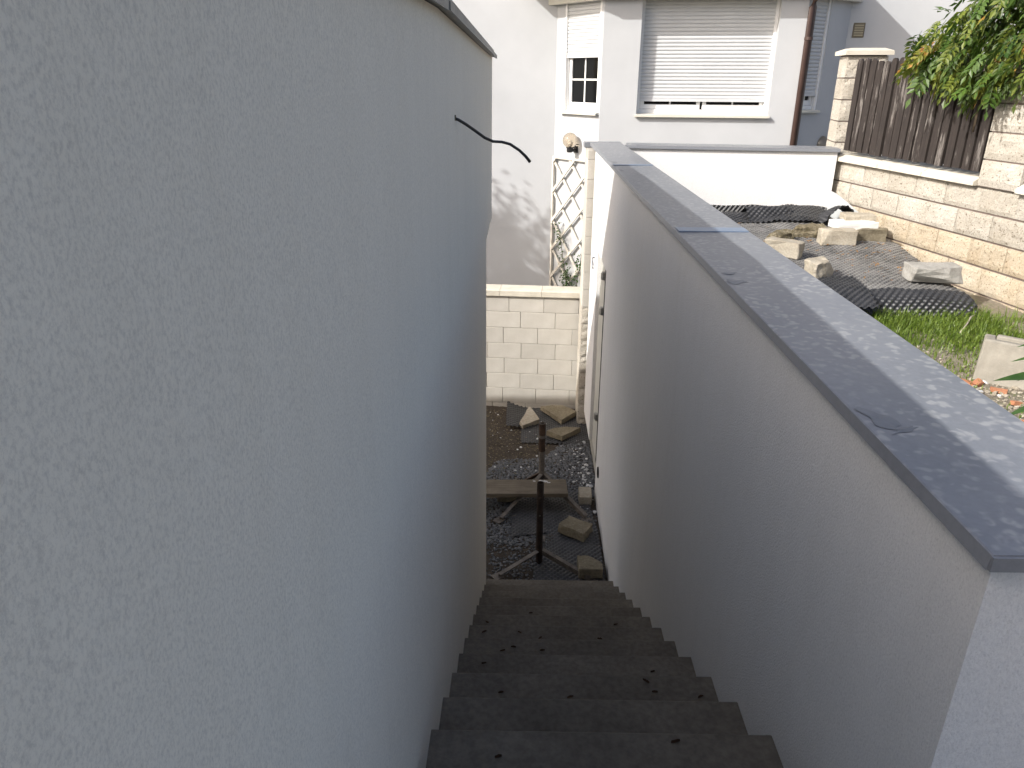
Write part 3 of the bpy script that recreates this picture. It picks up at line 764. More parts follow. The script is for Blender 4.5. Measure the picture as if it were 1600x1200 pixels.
for s_ in ([(2.5,.35,-1.4),(2.35,.3,.1),(1.9,.15,.3),(1.3,.1,.28),(.9,.05,.24)], [(2.5,.4,-1.4),(2.4,.35,.3),(2.0,.3,.65),(1.5,.25,.6),(1.1,.1,.4)], [(2.6,.4,-1.4),(2.7,.3,.5),(2.3,.2,.9),(1.7,.25,.95)],
           [(1.9,.1,.3),(1.75,-.08,.1),(1.72,-.05,-.25),(1.70,-.03,-.38)], [(1.45,.1,.28),(1.35,-.06,.18),(1.3,-.06,.02)]):
    B().tube(s_, [.018,.014,.011,.008,.005][:len(s_)], 7).obj('stem', 'bark', vn, smooth=True)
def inside(x, z):
    """outline of the leaf mass in the plane of the fence"""
    if x < .88: return False
    top = .22+(x-.88)*.62 if x < 1.5 else .60+(x-1.5)*1.1
    bot = .05-.22*(x-.95) if x < 1.5 else -.11
    if x > 1.95: bot = -.06+.35*(x-1.95)
    return bot < z < top
placed = 0
while placed < 285:
    x, z = rv.uniform(.86, 2.75), rv.uniform(-.2, 1.35)
    if not inside(x, z): continue
    hang = z < .24
    y = rv.uniform(-.20,-.03) if hang else rv.uniform(-.24,.16)
    o = link('leaf', rv.choices(meshes, wts)[0], vn)
    o.location = (x+.07, y, z+.06)
    az_ = rv.gauss(-math.pi/2-.25, .6); dip = rv.uniform(.45, 1.25)
    o.rotation_euler = (rv.gauss(0,.45), dip, az_)
    sc = rv.uniform(.75,1.15); o.scale = (sc,sc,sc); placed += 1
for (x,y,z,dip,az_,sc) in ((.74,-.05,.31,.5,2.6,.9),(.86,-.06,.36,.4,2.9,1.),(.80,-.08,.16,.9,3.2,.9),(.88,-.10,.20,.5,2.7,.95),(1.02,.0,.50,-.3,2.7,1.),(1.2,0,.66,-.4,2.9,1.)):
    o = link('leaf', rv.choice(meshes[:4]), vn); o.location = (x+.08,y,z); o.rotation_euler = (.2,dip,az_); o.scale = (sc,)*3
jb = B(); bases = [[(v.co.copy()) for v in me.vertices] for me in meshes]; faces_ = [[tuple(p.vertices) for p in me.polygons] for me in meshes]
jb2 = B()
n_ = 0
while n_ < 520:                                         # leaves deeper in the tangle, past the number kept singly
    x, z = rv.uniform(.9, 2.8), rv.uniform(-.1, 1.4)
    if not inside(x-.02, z-.02): continue
    i = rv.choices(range(8), wts)[0]; sc = rv.uniform(.7,1.1)
    mm = Matrix.Translation(Vector((x+.05, rv.uniform(-.13,.22) if z > .2 else rv.uniform(-.13,-.04), z+.05))) @ Matrix.Rotation(rv.gauss(-math.pi/2-.15,.7),4,'Z') @ Matrix.Rotation(rv.uniform(.4,1.3),4,'Y') @ Matrix.Rotation(rv.gauss(0,.4),4,'X') @ Matrix.Scale(sc,4)
    (jb if i%2 else jb2).add([mm @ p for p in bases[i]], faces_[i]); n_ += 1
for q, mt_ in ((jb,'leaf_mid'),(jb2,'leaf_lime')):
    o = q.obj('deeper_leaves', mt_, vn, recalc=False); o['kind'] = 'stuff'
fb = B()                                                # inner foliage behind the leaves that can be picked out
for _ in range(3000):
    x, z = rv.uniform(.95, 2.8), rv.uniform(.12, 1.4)
    if not inside(x-.03, z-.02): continue
    leafcard(fb, (x, rv.uniform(-.02,.42), z), Vector((rv.uniform(-1,1), rv.uniform(-1,.3), rv.uniform(-1,.2))), Vector((rv.uniform(-.1,.9),-1,rv.uniform(.1,.9))), rv.uniform(.05,.085), .030)
f_ = fb.obj('inner_foliage', 'leaf_dark', vn, recalc=False); f_['kind'] = 'stuff'

# ---------------------------------------------------------------- garden: dimple sheet with stones
def dimple(U, V, pos, pitch=.052, amp=.0085, per=9):
    """sheet U x V metres; pos(u,v) -> base point; studs stand out along the sheet's own normal"""
    nu, nv = int(U/pitch*per), int(V/pitch*per)
    us = np.linspace(0, U, nu+1); vs = np.linspace(0, V, nv+1)
    P = np.array([[pos(u, v) for u in us] for v in vs])
    du = np.gradient(P, axis=1); dv = np.gradient(P, axis=0)
    N = np.cross(du, dv); N /= np.linalg.norm(N, axis=2, keepdims=True)+1e-9
    uu_, vv_ = np.meshgrid(us, vs)
    ph = 2*np.pi/pitch
    h = np.cos(ph*uu_)*np.cos(ph*vv_)
    h = np.sign(h)*np.abs(h)**.7
    P = P+N*(amp*h)[...,None]
    b = B(); b.v = [tuple(p) for p in P.reshape(-1,3)]
    w_ = nu+1
    b.f = [(j*w_+i, j*w_+i+1, (j+1)*w_+i+1, (j+1)*w_+i) for j in range(nv) for i in range(nu)]
    return b
def path_pos(x0, x1, prof, tilt=0, wob=.01, seed=0, skew=0):
    """profile [(y,z)...] swept across x; v runs along the profile"""
    pr = [Vector((0,a,c)) for a, c in prof]; ls = [0]
    for i in range(1,len(pr)): ls.append(ls[-1]+(pr[i]-pr[i-1]).length)
    def pos(u, v):
        v = min(v, ls[-1]-1e-6); i = 0
        while ls[i+1] < v: i += 1
        t = (v-ls[i])/(ls[i+1]-ls[i]); p = pr[i].lerp(pr[i+1], t)
        x = x0+u
        return (x+skew*v, p.y+.25*wob*nz(u*3,v*3,seed), p.z+tilt*u+wob*nz(u*2.2+seed, v*2.2, seed)+.5*wob*nz(u*6, v*6+seed, seed))
    return pos, ls[-1]
def smoothprof(prof, n=4):
    out = []
    for i in range(len(prof)-1):
        p0 = prof[max(i-1,0)]; p1 = prof[i]; p2 = prof[i+1]; p3 = prof[min(i+2,len(prof)-1)]
        for k in range(n):
            t = k/n
            out.append(tuple(.5*((2*p1[j])+(-p0[j]+p2[j])*t+(2*p0[j]-5*p1[j]+4*p2[j]-p3[j])*t*t+(-p0[j]+3*p1[j]-3*p2[j]+p3[j])*t**3) for j in (0,1)))
    return out+[prof[-1]]
gm = empty('dimple_sheet', 'dusty black dimpled drainage sheet lying in the sun on the garden behind the coping', 'drainage sheet', (2.2, 6, -1.45))
inv = Matrix.Translation(Vector((-2.2,-6,1.45)))
prof = smoothprof([(4.98,-1.585),(5.0,-1.53),(5.06,-1.45),(5.16,-1.405),(5.3,-1.395),(6.0,-1.36),(6.9,-1.315),(7.5,-1.29),(7.62,-1.27),(7.66,-1.20)])
def shp(pos, x0):
    def f(u, v):
        p = pos(u, v); t = u/2.3
        x = x0+t*(right_edge(p[1])-x0); k = max(0, t-.86)/.14
        return (x, p[1], p[2]-.03*k*k)
    return f
pos, L = path_pos(1.0, 3.3, prof, 0, .016, 1)
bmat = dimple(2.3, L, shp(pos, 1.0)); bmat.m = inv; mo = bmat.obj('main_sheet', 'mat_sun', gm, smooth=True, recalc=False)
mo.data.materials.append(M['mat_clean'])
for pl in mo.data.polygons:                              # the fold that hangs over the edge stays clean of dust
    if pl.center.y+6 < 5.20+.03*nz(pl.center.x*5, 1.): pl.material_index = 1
# doubled flap lying over the near edge, its lip lifted
prof = smoothprof([(4.86,-1.445),(4.93,-1.425),(5.02,-1.392),(5.14,-1.368),(5.4,-1.364)])
pos, L = path_pos(1.15, 2.5, prof, 0, .014, 5, .04)
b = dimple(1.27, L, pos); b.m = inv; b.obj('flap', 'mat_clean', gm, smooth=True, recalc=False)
# crumpled strips along the far wall
for (x0, U, prof, sk, sd) in ((1.9,.55,[(7.22,-1.285),(7.34,-1.275),(7.46,-1.25),(7.5,-1.27),(7.62,-1.275)],0,2),
                              (2.2,.42,[(7.20,-1.29),(7.30,-1.26),(7.40,-1.17),(7.46,-1.20),(7.56,-1.27)],-.1,3),
                              (2.45,.55,[(7.20,-1.285),(7.28,-1.255),(7.36,-1.25),(7.46,-1.235),(7.58,-1.20),(7.62,-1.22)],0,4)):
    pos, L = path_pos(x0, x0+U, smoothprof(prof), 0, .035, sd, sk)
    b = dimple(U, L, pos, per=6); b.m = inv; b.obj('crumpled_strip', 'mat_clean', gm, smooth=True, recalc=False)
def curl(u, v):                                          # corner rolled up against the stone wall
    x = 2.84+u; y = 7.10+v*.55
    k = math.sin(min(1,u/.36)*math.pi)
    return (x+.03*v, y, -1.28+.17*k*(1-.35*v/.5)+.02*nz(u*5,v*5,8))
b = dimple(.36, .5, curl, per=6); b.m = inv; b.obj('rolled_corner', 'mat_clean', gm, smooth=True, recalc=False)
# white membrane scrap behind the rolled corner
b = grid(3.0, 3.30, 0, 1, 10, 10, lambda x, y: 0)
b.v = [(2.98+.0+.02*math.sin(j*.9)+.16*(1-i/10)+.0, 7.66-.085*i+.004*math.sin(i*2+j), -1.34+.29*(j/10)*(1-.85*(i/10)**1.3)) for j in range(11) for i in range(11)]
b.v = [(3.115+(7.7-p[1])*.19-.035-.02*(1-(p[2]+1.33)/.28), p[1], p[2]) for p in b.v]
tag(b.obj('membrane_scrap', 'membrane', smooth=True, recalc=False), 'pale grey membrane scrap in the far corner against the stone wall', 'membrane')

def rock(name, dims, loc, rz, mat, label, seed, group=None, cuts=3, cat='stone', rough=.012, tilt=(0,0), sub=2, keep=.36):
    r_ = random.Random(seed); bm = bmesh.new(); bmesh.ops.create_cube(bm, size=1)
    for v in bm.verts: v.co = Vector((v.co.x*dims[0], v.co.y*dims[1], v.co.z*dims[2]))
    for _ in range(cuts):
        d = Vector((r_.uniform(-1,1), r_.uniform(-1,1), r_.uniform(-.3,.9)))
        d = Vector((d.x/dims[0], d.y/dims[1], d.z/dims[2])).normalized()
        co = Vector((d.x*dims[0]**2, d.y*dims[1]**2, d.z*dims[2]**2)); co = co.normalized()*keep*max(.01, math.sqrt((co.normalized().x*dims[0])**2+(co.normalized().y*dims[1])**2+(co.normalized().z*dims[2])**2))*1.05
        g = bmesh.ops.bisect_plane(bm, geom=bm.verts[:]+bm.edges[:]+bm.faces[:], plane_co=co, plane_no=d, clear_outer=True)
        ed = [e for e in g['geom_cut'] if isinstance(e, bmesh.types.BMEdge)]
        if ed: bmesh.ops.holes_fill(bm, edges=ed)
    bmesh.ops.bevel(bm, geom=[e for e in bm.edges], offset=min(dims)*.05, segments=1, affect='EDGES')
    bmesh.ops.triangulate(bm, faces=bm.faces[:])
    bmesh.ops.subdivide_edges(bm, edges=[e for e in bm.edges if e.calc_length() > min(dims)*.35], cuts=sub, use_grid_fill=True)
    for v in bm.verts:
        p = v.co; q = p*22
        v.co = p+Vector((nz(q.x+seed,q.y,q.z), nz(q.x,q.y+seed,q.z), nz(q.x,q.y,q.z+seed)))*rough
    bmesh.ops.recalc_face_normals(bm, faces=bm.faces[:])
    zmin = min(v.co.z for v in bm.verts)
    for v in bm.verts: v.co.z -= zmin
    me = bpy.data.meshes.new(name); bm.to_mesh(me); bm.free(); me.materials.append(M[mat])
    o = link(name, me); o.location = loc; o.rotation_euler = (tilt[0], tilt[1], rz)
    return tag(o, label, cat, group)
GS = 'broken stones weighing down the garden sheet'
def mz(y): return -1.385+.036*(y-5.3)
rock('rubble_stone', (.24,.17,.09), (2.24,6.52,mz(6.5)-.01), .2, 'stone_rough', 'dark mossy rubble lump nearest the coping, farther than the notched block', 1, GS, 5, rough=.03)
rock('broken_block', (.30,.13,.13), (2.14,6.06,mz(6.06)-.005), -.75, 'stone_pale', 'tan broken block lying skewed beside the coping', 2, GS, 1, rough=.01, keep=.42)
rock('rubble_stone', (.30,.18,.10), (2.56,6.74,mz(6.74)-.01), -.1, 'stone_rough', 'dark rough rubble slab behind the pale block in the middle of the sheet', 3, GS, 4, rough=.03)
rock('broken_block', (.30,.14,.135), (2.72,6.45,mz(6.45)-.005), -.05, 'stone_pale', 'pale oblong block in the middle of the garden sheet', 4, GS, 1, rough=.009, keep=.46)
rock('stacked_stone', (.38,.22,.12), (2.99,6.62,mz(6.6)-.005), .1, 'slab_yellow', 'yellowish bottom stone of the pile near the stone wall', 5, GS, 3, rough=.014)
rock('mortar_slab', (.36,.20,.065), (2.92,6.63,mz(6.6)+.10), .05, 'mortar_white', 'bright white slab in the middle of the stone pile', 6, GS, 1, rough=.008, keep=.44)
rock('stacked_stone', (.27,.16,.05), (2.99,6.72,mz(6.6)+.163), -.05, 'stone_pale', 'thin tan stone on top of the pile near the stone wall', 7, GS, 1, rough=.008, keep=.44)
rock('broken_block', (.215,.18,.125), (2.21,5.46,mz(5.46)-.005), .35, 'stone_pale', 'chunky tan broken block at the near edge of the sheet beside the coping', 8, GS, 3, rough=.012, keep=.40)
rock('concrete_chunk', (.36,.22,.115), (3.02,5.37,mz(5.4)-.005), -.03, 'stone_grey', 'large grey concrete chunk at the near right corner of the sheet', 9, GS, 2, rough=.012, keep=.42)
# hollow concrete kerb block in the grass at the right edge
kb = B(Matrix.Identity(4))
kb.add([(0,0,0),(.62,-.17,0),(.62,-.17,.20),(.02,.025,.245),(.0,.0,0.23)], [])
kb = B(); kb.bbox(0, .62, 0, .06, 0, .265, .009).bbox(0, .06, .0605, .36, .0, .235, .009).bbox(.0605, .62, .30, .36, 0, .245, .009)
o = kb.obj('concrete_trough', 'stone_tan'); o.location = (2.545,3.90,-1.60); o.rotation_euler = (R(-6), R(2), R(-33))
tag(o, 'worn grey concrete trough standing in the grass at the right edge', 'concrete block')

# small litter on the sheet
lt = B(); rl = random.Random(5)
for _ in range(170):
    y = rl.uniform(5.3,7.2); x = rl.uniform(1.9, 3.0+(7.7-y)*.1); 
    if rl.random() < .6: x = rl.gauss(2.85,.3); y = rl.gauss(6.0,.35)
    if x > 3.3: continue
    leafcard(lt, (x,y,mz(y)+.015), Vector((rl.uniform(-1,1),rl.uniform(-1,1),rl.uniform(0,.3))), Vector((rl.uniform(-.5,.5),rl.uniform(-.5,.5),1)), rl.uniform(.02,.05), .014)
stuff(lt.obj('leaf_litter', 'dry_tan', recalc=False), 'dry brown leaf bits scattered on the sunny dimpled sheet', 'leaf litter')

def pebbles(n, gen, seed, flat=.7):
    r_ = np.random.RandomState(seed)
    bm = bmesh.new(); bmesh.ops.create_icosphere(bm, subdivisions=1, radius=1)
    base = np.array([v.co[:] for v in bm.verts]); fc = np.array([[v.index for v in f.verts] for f in bm.faces]); bm.free()
    nv = len(base); Vt = []; Ft = []
    for i in range(n):
        x, y, z, s = gen(r_)
        j = base*(1+.45*(r_.rand(nv,1)-.5)); a = r_.rand()*6.28; c, s_ = math.cos(a), math.sin(a)
        sc = s*np.array([1, .55+.5*r_.rand(), flat*(.5+.5*r_.rand())]); j = j*sc
        t = r_.rand()*1.0-.5; ct_, st_ = math.cos(t), math.sin(t)
        j = np.stack([j[:,0]*ct_-j[:,2]*st_, j[:,1], j[:,0]*st_+j[:,2]*ct_], 1)
        j = np.stack([j[:,0]*c-j[:,1]*s_, j[:,0]*s_+j[:,1]*c, j[:,2]], 1)
        Vt.append(j+np.array([x,y,z])); Ft.append(fc+i*nv)
    b = B(); b.v = np.concatenate(Vt).tolist(); b.f = np.concatenate(Ft).tolist(); return b
def g_garden(r_):
    while True:
        x, y = r_.uniform(1.05,3.3), r_.uniform(2.2,4.95)
        d = (y-3.75)*1.5+.3*nz(x*3,y*3,1)
        if r_.rand() < (1 if d < 0 else .16): break
    s = .006+.014*r_.rand()**2.2
    return x, y, garden_h(x,y)+.2*s, s
stuff(pebbles(5200, g_garden, 1).obj('garden_rubble', 'gravel_tan', recalc=False), 'tan rubble and small stones on the garden ground behind the coping', 'rubble')
def g_chip(r_):
    x, y = r_.uniform(1.3,3.2), r_.uniform(2.6,4.6); s = .007+.016*r_.rand()**2
    return x, y, garden_h(x,y)+.3*s, s
stuff(pebbles(160, g_chip, 2, .5).obj('pale_chips', 'chip', recalc=False), 'whitish stone chips strewn over the garden rubble', 'stone chips')
GT = 'terracotta tile shards near the concrete trough'
for i, (x, y, L, a, lab) in enumerate([(2.46,3.86,.11,-.3,'long orange tile shard lying left of the concrete trough'), (2.535,3.83,.08,.6,'pinkish tile shard touching the lower corner of the trough'),
                                  (2.60,3.74,.08,-.4,'flat tile shard just below the concrete trough'), (2.60,3.58,.06,.2,'small orange tile shard among the rubble below the trough'),
                                  (2.50,3.34,.06,-.2,'orange tile shard in the rubble right behind the coping edge')]):
    rock('tile_shard', (L,L*.5,.02), (x,y,garden_h(x,y)), a, 'terracotta', lab, 50+i, GT, 2, 'tile shard', .004, (rng.uniform(-.15,.15), rng.uniform(-.2,.2)), 1)
def fallen(name, x, y, z, L, a, mat, label, group, seed, cat='leaf', w_=.5):
    r_ = random.Random(seed); b = B()
    n = Vector((r_.uniform(-.3,.3), r_.uniform(-.3,.3), 1)); d = Vector((math.cos(a), math.sin(a), r_.uniform(-.05,.1)))
    leafcard(b, (0,0,0), d, n, L, L*w_, r_.uniform(.1,.35))
    o = b.obj(name, mat, recalc=False); o.location = (x,y,z); return tag(o, label, cat, group)
GO = 'fallen orange leaves on the garden ground'
for i, (x, y, L, lab) in enumerate([(2.36,4.30,.06,'orange leaf lying in the grass beside the coping'), (2.40,4.05,.05,'small orange leaf on the bare patch beside the coping'), (2.72,3.42,.07,'bright orange leaf on the rubble at the right edge')]):
    fallen('fallen_leaf', x, y, garden_h(x,y)+.02, L, i*1.7, 'leaf_orange', lab, GO, i)

# grass
gr = B(); rg = random.Random(8); cnt = 0
while cnt < 11000:
    x, y = rg.uniform(1.3, 4.4), rg.uniform(3.4, 5.08)
    lim = 3.15+(7.7-y)*.19+.02
    if x > lim: continue
    dens = min(1, max(0, (y-4.15)/.5)); dens = max(dens, .30*(nz(x*2.4,y*2.4,9) > .05), .05)
    dens *= 1 if nz(x*4,y*4,4) > -.25 else .35
    if x > 3.25: dens *= .35
    if y < 4.3 and x < 2.3: dens *= .4
    if rg.random() > dens: continue
    hgt = rg.uniform(.04,.11)*(.45+.75*min(1,max(0,(y-4.0)/.9))); a = rg.uniform(0,6.28); ln = rg.uniform(.2,.9)
    z = garden_h(x,y)-.004; wv = rg.uniform(.002,.0036); c, s_ = math.cos(a), math.sin(a); px, py = -s_*wv, c*wv
    p1 = (x+c*hgt*ln*.35, y+s_*hgt*ln*.35, z+hgt*.62); p2 = (x+c*hgt*ln, y+s_*hgt*ln, z+hgt*(1-.25*ln))
    gr.add([(x-px,y-py,z),(x+px,y+py,z),(p1[0]+px*.8,p1[1]+py*.8,p1[2]),(p1[0]-px*.8,p1[1]-py*.8,p1[2]),p2], [(0,1,2,3),(3,2,4)])
    cnt += 1
stuff(gr.obj('grass', 'grass', recalc=False), 'short bright green grass along the near edge of the dimpled sheet', 'grass')
tag(B().tube([(2.86,4.63,-1.545),(2.95,4.72,-1.51),(3.04,4.84,-1.495),(3.10,4.90,-1.50)], [.005,.006,.005,.003], 6).obj('twig', 'stone_pale', smooth=True), 'pale dry twig lying in the grass', 'twig')
# shrub whose leaf tips reach in at the right edge
sb = empty('shrub', 'dark green shrub with long pointed leaves reaching in at the right edge', 'shrub', (1.72,2.0,-1.58))
for s_ in ([(0,0,0),(-.02,0,.5),(-.10,0,.86),(-.13,.02,1.02)], [(0,0,0),(.05,.02,.4),(-.06,.0,.72),(-.14,.0,.80)]):
    B().tube(s_, [.010,.008,.006,.004], 7).obj('stem', 'bark', sb, smooth=True)
def longleaf(p, d, L, W_, nrm=(0,-.3,1)):
    b = B(); d = Vector(d).normalized(); s_ = d.cross(Vector(nrm)).normalized(); n = s_.cross(d); P0 = Vector(p); N = 8; vs = []
    for k in range(N+1):
        t = k/N; wd = W_*math.sin(math.pi*min(1,(t*.94+.06))**.8)*.5 if t < 1 else 0
        c = P0+d*L*t+Vector((0,0,-.10*L*t*t)); vs += [c-s_*wd+n*wd*.3, c, c+s_*wd+n*wd*.3]
    fs = []
    for k in range(N): a = 3*k; fs += [(a,a+1,a+4,a+3),(a+1,a+2,a+5,a+4)]
    b.add(vs, fs); return b
for (p, d, L, W_) in (((-.11,.0,.91),(-1,.0,-.08),.205,.032), ((-.125,.0,.865),(-1,.1,-.14),.185,.026), ((-.12,0,.83),(-1,.05,-.3),.17,.024),
                      ((-.12,.0,.785),(-1,-.0,.03),.235,.045), ((-.11,.0,.73),(-1,.1,-.4),.19,.03), ((-.1,0,1.0),(.3,.4,.3),.2,.035), ((-.1,0,.9),(.8,.2,.2),.2,.035), ((0,0,.6),(.7,-.3,.3),.2,.03)):
    longleaf(p, d, L, W_).obj('leaf', 'leaf_fore', sb, smooth=True, recalc=False)

# ---------------------------------------------------------------- the yard below
ym = empty('dimple_sheet', 'black dimpled sheet under the three slabs by the pale block wall', 'drainage sheet', (.4, 8, GZ), 0)
inv = Matrix.Translation(Vector((-.4,-8,-GZ)))
def far_sheet(u, v):
    x = -.02+u+.06*v*0; y = 7.50+v-.08*u+.03*math.sin(u*4)
    return (x, y, GZ+.018+.014*nz(x*2,y*2,3)+.03*max(0,y-8.25))
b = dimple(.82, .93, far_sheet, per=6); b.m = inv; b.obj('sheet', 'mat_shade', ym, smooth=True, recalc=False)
def far_flap(u, v):
    x = -.20+u; y = 7.86+v+.08*u
    k = (1-u/.34); return (x, y, GZ+.03+.11*k*k*(.3+.7*v/.55)+.01*nz(u*6,v*6))
b = dimple(.34, .55, far_flap, per=6); b.m = inv; b.obj('lifted_flap', 'mat_shade', ym, smooth=True, recalc=False)
ym2 = empty('dimple_sheet', 'black dimpled sheet along the white wall at the foot of the stairs', 'drainage sheet', (.4, 5.6, GZ), 0)
inv = Matrix.Translation(Vector((-.4,-5.6,-GZ)))
def near_sheet(u, v):
    x = .10+u+.0*v-.10*max(0,v-.75); y = 5.0+v
    return (x, y, GZ+.020+.016*nz(x*2.5,y*2.5,6))
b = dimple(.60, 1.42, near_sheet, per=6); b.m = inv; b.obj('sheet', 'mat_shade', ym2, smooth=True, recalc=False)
def mid_sheet(u, v):
    x = -.10+u; y = 5.62+v+.25*u; return (x, y, GZ+.030+.016*nz(x*2.5,y*2.5,6))
b = dimple(.34, .66, mid_sheet, per=6); b.m = inv; b.obj('torn_piece', 'mat_shade', ym2, smooth=True, recalc=False)

def g_yard(r_):
    while True:
        x, y = r_.uniform(-.75,.76), r_.uniform(4.8,7.75)
        edge = nz(x*2.2, y*2.2, 12)*.35
        far = 7.55-.9*max(0,.45-x)-edge          # brown earth beyond this line
        if y > far: continue
        if y < 5.55+edge and x < .12 and r_.rand() > .25: continue
        if x > .12 and y < 6.35 and r_.rand() > .06: continue
        break
    s = .007+.011*r_.rand()**1.6
    return x, y, yard_h(x,y)+.35*s, s
stuff(pebbles(9500, g_yard, 4, .75).obj('gravel', 'gravel', recalc=False), 'loose grey gravel on the shaded yard at the bottom of the stairs', 'gravel')
def g_ychip(r_):
    if r_.rand() < .55: x, y = r_.normal(.64,.05), r_.normal(6.75,.4); s = .008+.018*r_.rand()**3
    else: x, y = r_.uniform(-.5,.7), r_.uniform(6.4,8.4); s = .005+.013*r_.rand()**2
    return min(x,.70), y, yard_h(x,y)+.018, s
stuff(pebbles(170, g_ychip, 6, .6).obj('plaster_crumbs', 'chip', recalc=False), 'white plaster crumbs along the foot of the wall and over the yard', 'plaster crumbs')
def g_soil(r_):
    x, y = r_.uniform(-.9,.3), r_.uniform(6.5,8.45); s = .004+.010*r_.rand()**2.5
    return x, y, yard_h(x,y)+.2*s, s
stuff(pebbles(2600, g_soil, 7, .7).obj('earth_clods', 'gravel_tan' if False else 'stone_rough', recalc=False), 'brown earth clods and crumbs left of the steel stands', 'earth')

def slab(name, pts, th, z, mat, label, group, tilt=(0,0), cat='stone', seed=0, rough=.007):
    bm = bmesh.new(); c = sum((Vector((x,y,0)) for x, y in pts), Vector())/len(pts)
    lo__ = [bm.verts.new((x-c.x,y-c.y,0)) for x, y in pts]; hi = [bm.verts.new(((x-c.x)*.97,(y-c.y)*.97,th)) for x, y in pts]; n = len(pts)
    bm.faces.new(lo__[::-1]); bm.faces.new(hi)
    for i in range(n): bm.faces.new((lo__[i],lo__[(i+1)%n],hi[(i+1)%n],hi[i]))
    bmesh.ops.triangulate(bm, faces=bm.faces[:])
    for _ in range(2): bmesh.ops.subdivide_edges(bm, edges=[e for e in bm.edges if e.calc_length() > .05], cuts=1)
    bmesh.ops.triangulate(bm, faces=bm.faces[:])
    for v in bm.verts:
        q = v.co*18; v.co += Vector((nz(q.x+seed,q.y,q.z),nz(q.x,q.y+seed,q.z),nz(q.x,q.y,q.z+seed)))*rough
    bmesh.ops.recalc_face_normals(bm, faces=bm.faces[:])
    me = bpy.data.meshes.new(name); bm.to_mesh(me); bm.free(); me.materials.append(M[mat])
    o = link(name, me); o.location = (c.x,c.y,z); o.rotation_euler = (tilt[0],tilt[1],0); return tag(o, label, cat, group)
GY = 'slabs and stones lying in the shaded yard'
Z0 = GZ+.03
slab('stone_slab', [(.215,8.36),(.36,8.38),(.506,8.37),(.66,8.20),(.463,7.97)], .055, Z0+.01, 'slab_yellow', 'largest flat sandy slab, close to the block wall', GY, (.04,-.03), seed=1)
slab('stone_wedge', [(-.04,7.92),(.0,7.86),(.20,7.98),(.075,8.20)], .07, Z0+.02, 'stone_pale', 'pale triangular wedge of stone leaning on the lifted sheet', GY, (.38,.05), seed=2)
slab('stone_slab', [(.272,7.64),(.36,7.72),(.49,7.76),(.68,7.75),(.45,7.52)], .06, Z0+.01, 'slab_yellow', 'pointed sandy slab nearest the door, in front of the largest slab', GY, (.03,.02), seed=3)
rock('yard_block', (.19,.15,.11), (-.15,6.30,GZ+.01), .02, 'slab_yellow', 'sandy block lying behind the plank on the left', 21, GY, 1, rough=.007, keep=.46)
rock('yard_brick', (.125,.20,.09), (.62,6.28,GZ+.02), -.04, 'stone_pale', 'small pale brick against the white wall right of the plank end', 22, GY, 0, rough=.004)
slab('cap_block', [(.327,5.68),(.44,5.86),(.65,5.72),(.55,5.53)], .085, Z0, 'slab_yellow', 'thick weathered cap stone between the near stand and the white wall', GY, (-.08,.06), seed=4, rough=.012)
rock('yard_block', (.20,.19,.10), (.575,5.13,GZ+.02), .0, 'slab_yellow', 'dull brown block tucked behind the bottom step beside the white wall', 23, GY, 1, rough=.006, keep=.46)

# two steel tube stands and the plank
def stand(label, x, y, top, legs, mat='rust'):
    s_ = empty('trestle_stand', label, 'trestle stand', (x,y,GZ), 0, 'steel tube stands in the yard')
    h = top-GZ
    b = B(); n = 18; ro_, ri = .029, .0245
    b.lathe([(ri,.25),(ri,h),(ro_,h),(ro_,.02),(ri,.02)], (0,0,0), n); b.obj('pole', mat, s_, smooth=False)
    B().lathe([(ro_+.001,h-.16),(ro_+.006,h-.155),(ro_+.006,h-.128),(ro_+.001,h-.123)], (0,0,0), n).obj('collar', mat, s_)
    B().tube([(0,-.03,h-.30),(0,.03,h-.30)], .008, 8).obj('pin', 'rust_grey', s_)
    if mat == 'rust_grey':
        B().lathe([(ro_+.0005,h-.30),(ro_+.004,h-.30),(ro_+.004,h-.001),(ro_+.0005,h-.001)], (0,0,0), n).obj('sleeve', 'rust', s_)
    for (dx, dy, hz) in legs:
        d = Vector((dx,dy,0)); L = d.length; u = d.normalized(); v = Vector((-u.y,u.x,0))
        b = B()
        A = u*.024+Vector((0,0,hz)); E = d+Vector((0,0,.018))
        for (w0, w1, t0, t1) in ((-.003,.003,-.042,.0), (-.003,.036,-.003,.003)):   # angle iron
            q = []
            for P_ in (A, E):
                for (a_, c_) in ((w0,t0),(w1,t0),(w1,t1),(w0,t1)): q.append(P_+v*a_+Vector((0,0,c_+.03)))
            b.add(q, [(0,1,2,3),(7,6,5,4),(0,4,5,1),(1,5,6,2),(2,6,7,3),(3,7,4,0)])
        lg = b.obj('leg', 'rust_grey' if dy < 0 else 'rust', s_)
        f = B(); c0 = d+u*.01; q = []
        for zz in (.012,.022):
            for (a_, c_) in ((-.045,-.04),(.045,-.04),(.045,.04),(-.045,.04)): q.append(c0+u*a_+v*c_+Vector((0,0,zz)))
        f.add(q, [(0,1,2,3),(7,6,5,4),(0,4,5,1),(1,5,6,2),(2,6,7,3),(3,7,4,0)]); f.obj('foot_plate', 'rust_grey', lg)
    return s_
stand('rusty steel tube stand nearest the bottom step, in front of the plank', .150, 5.26, -3.075, [(-.34,-.20,.12),(.42,-.25,.12),(.02,.34,.12)], 'rust_dark')
stand('worn grey-brown steel tube stand behind the plank', .190, 6.44, -3.10, [(-.40,-.53,.20),(.41,-.50,.20),(-.24,.10,.20)], 'rust_grey')
pk = empty('plank', 'grey weathered wooden plank lying on the legs of the rear stand', 'plank', (-.4, 6.19, -3.715), R(1.8))
b = B(); b.bbox(-1.0, .835, -.135, .135, .0, .045, .004); b.obj('board', 'plank', pk)
rs = random.Random(4)
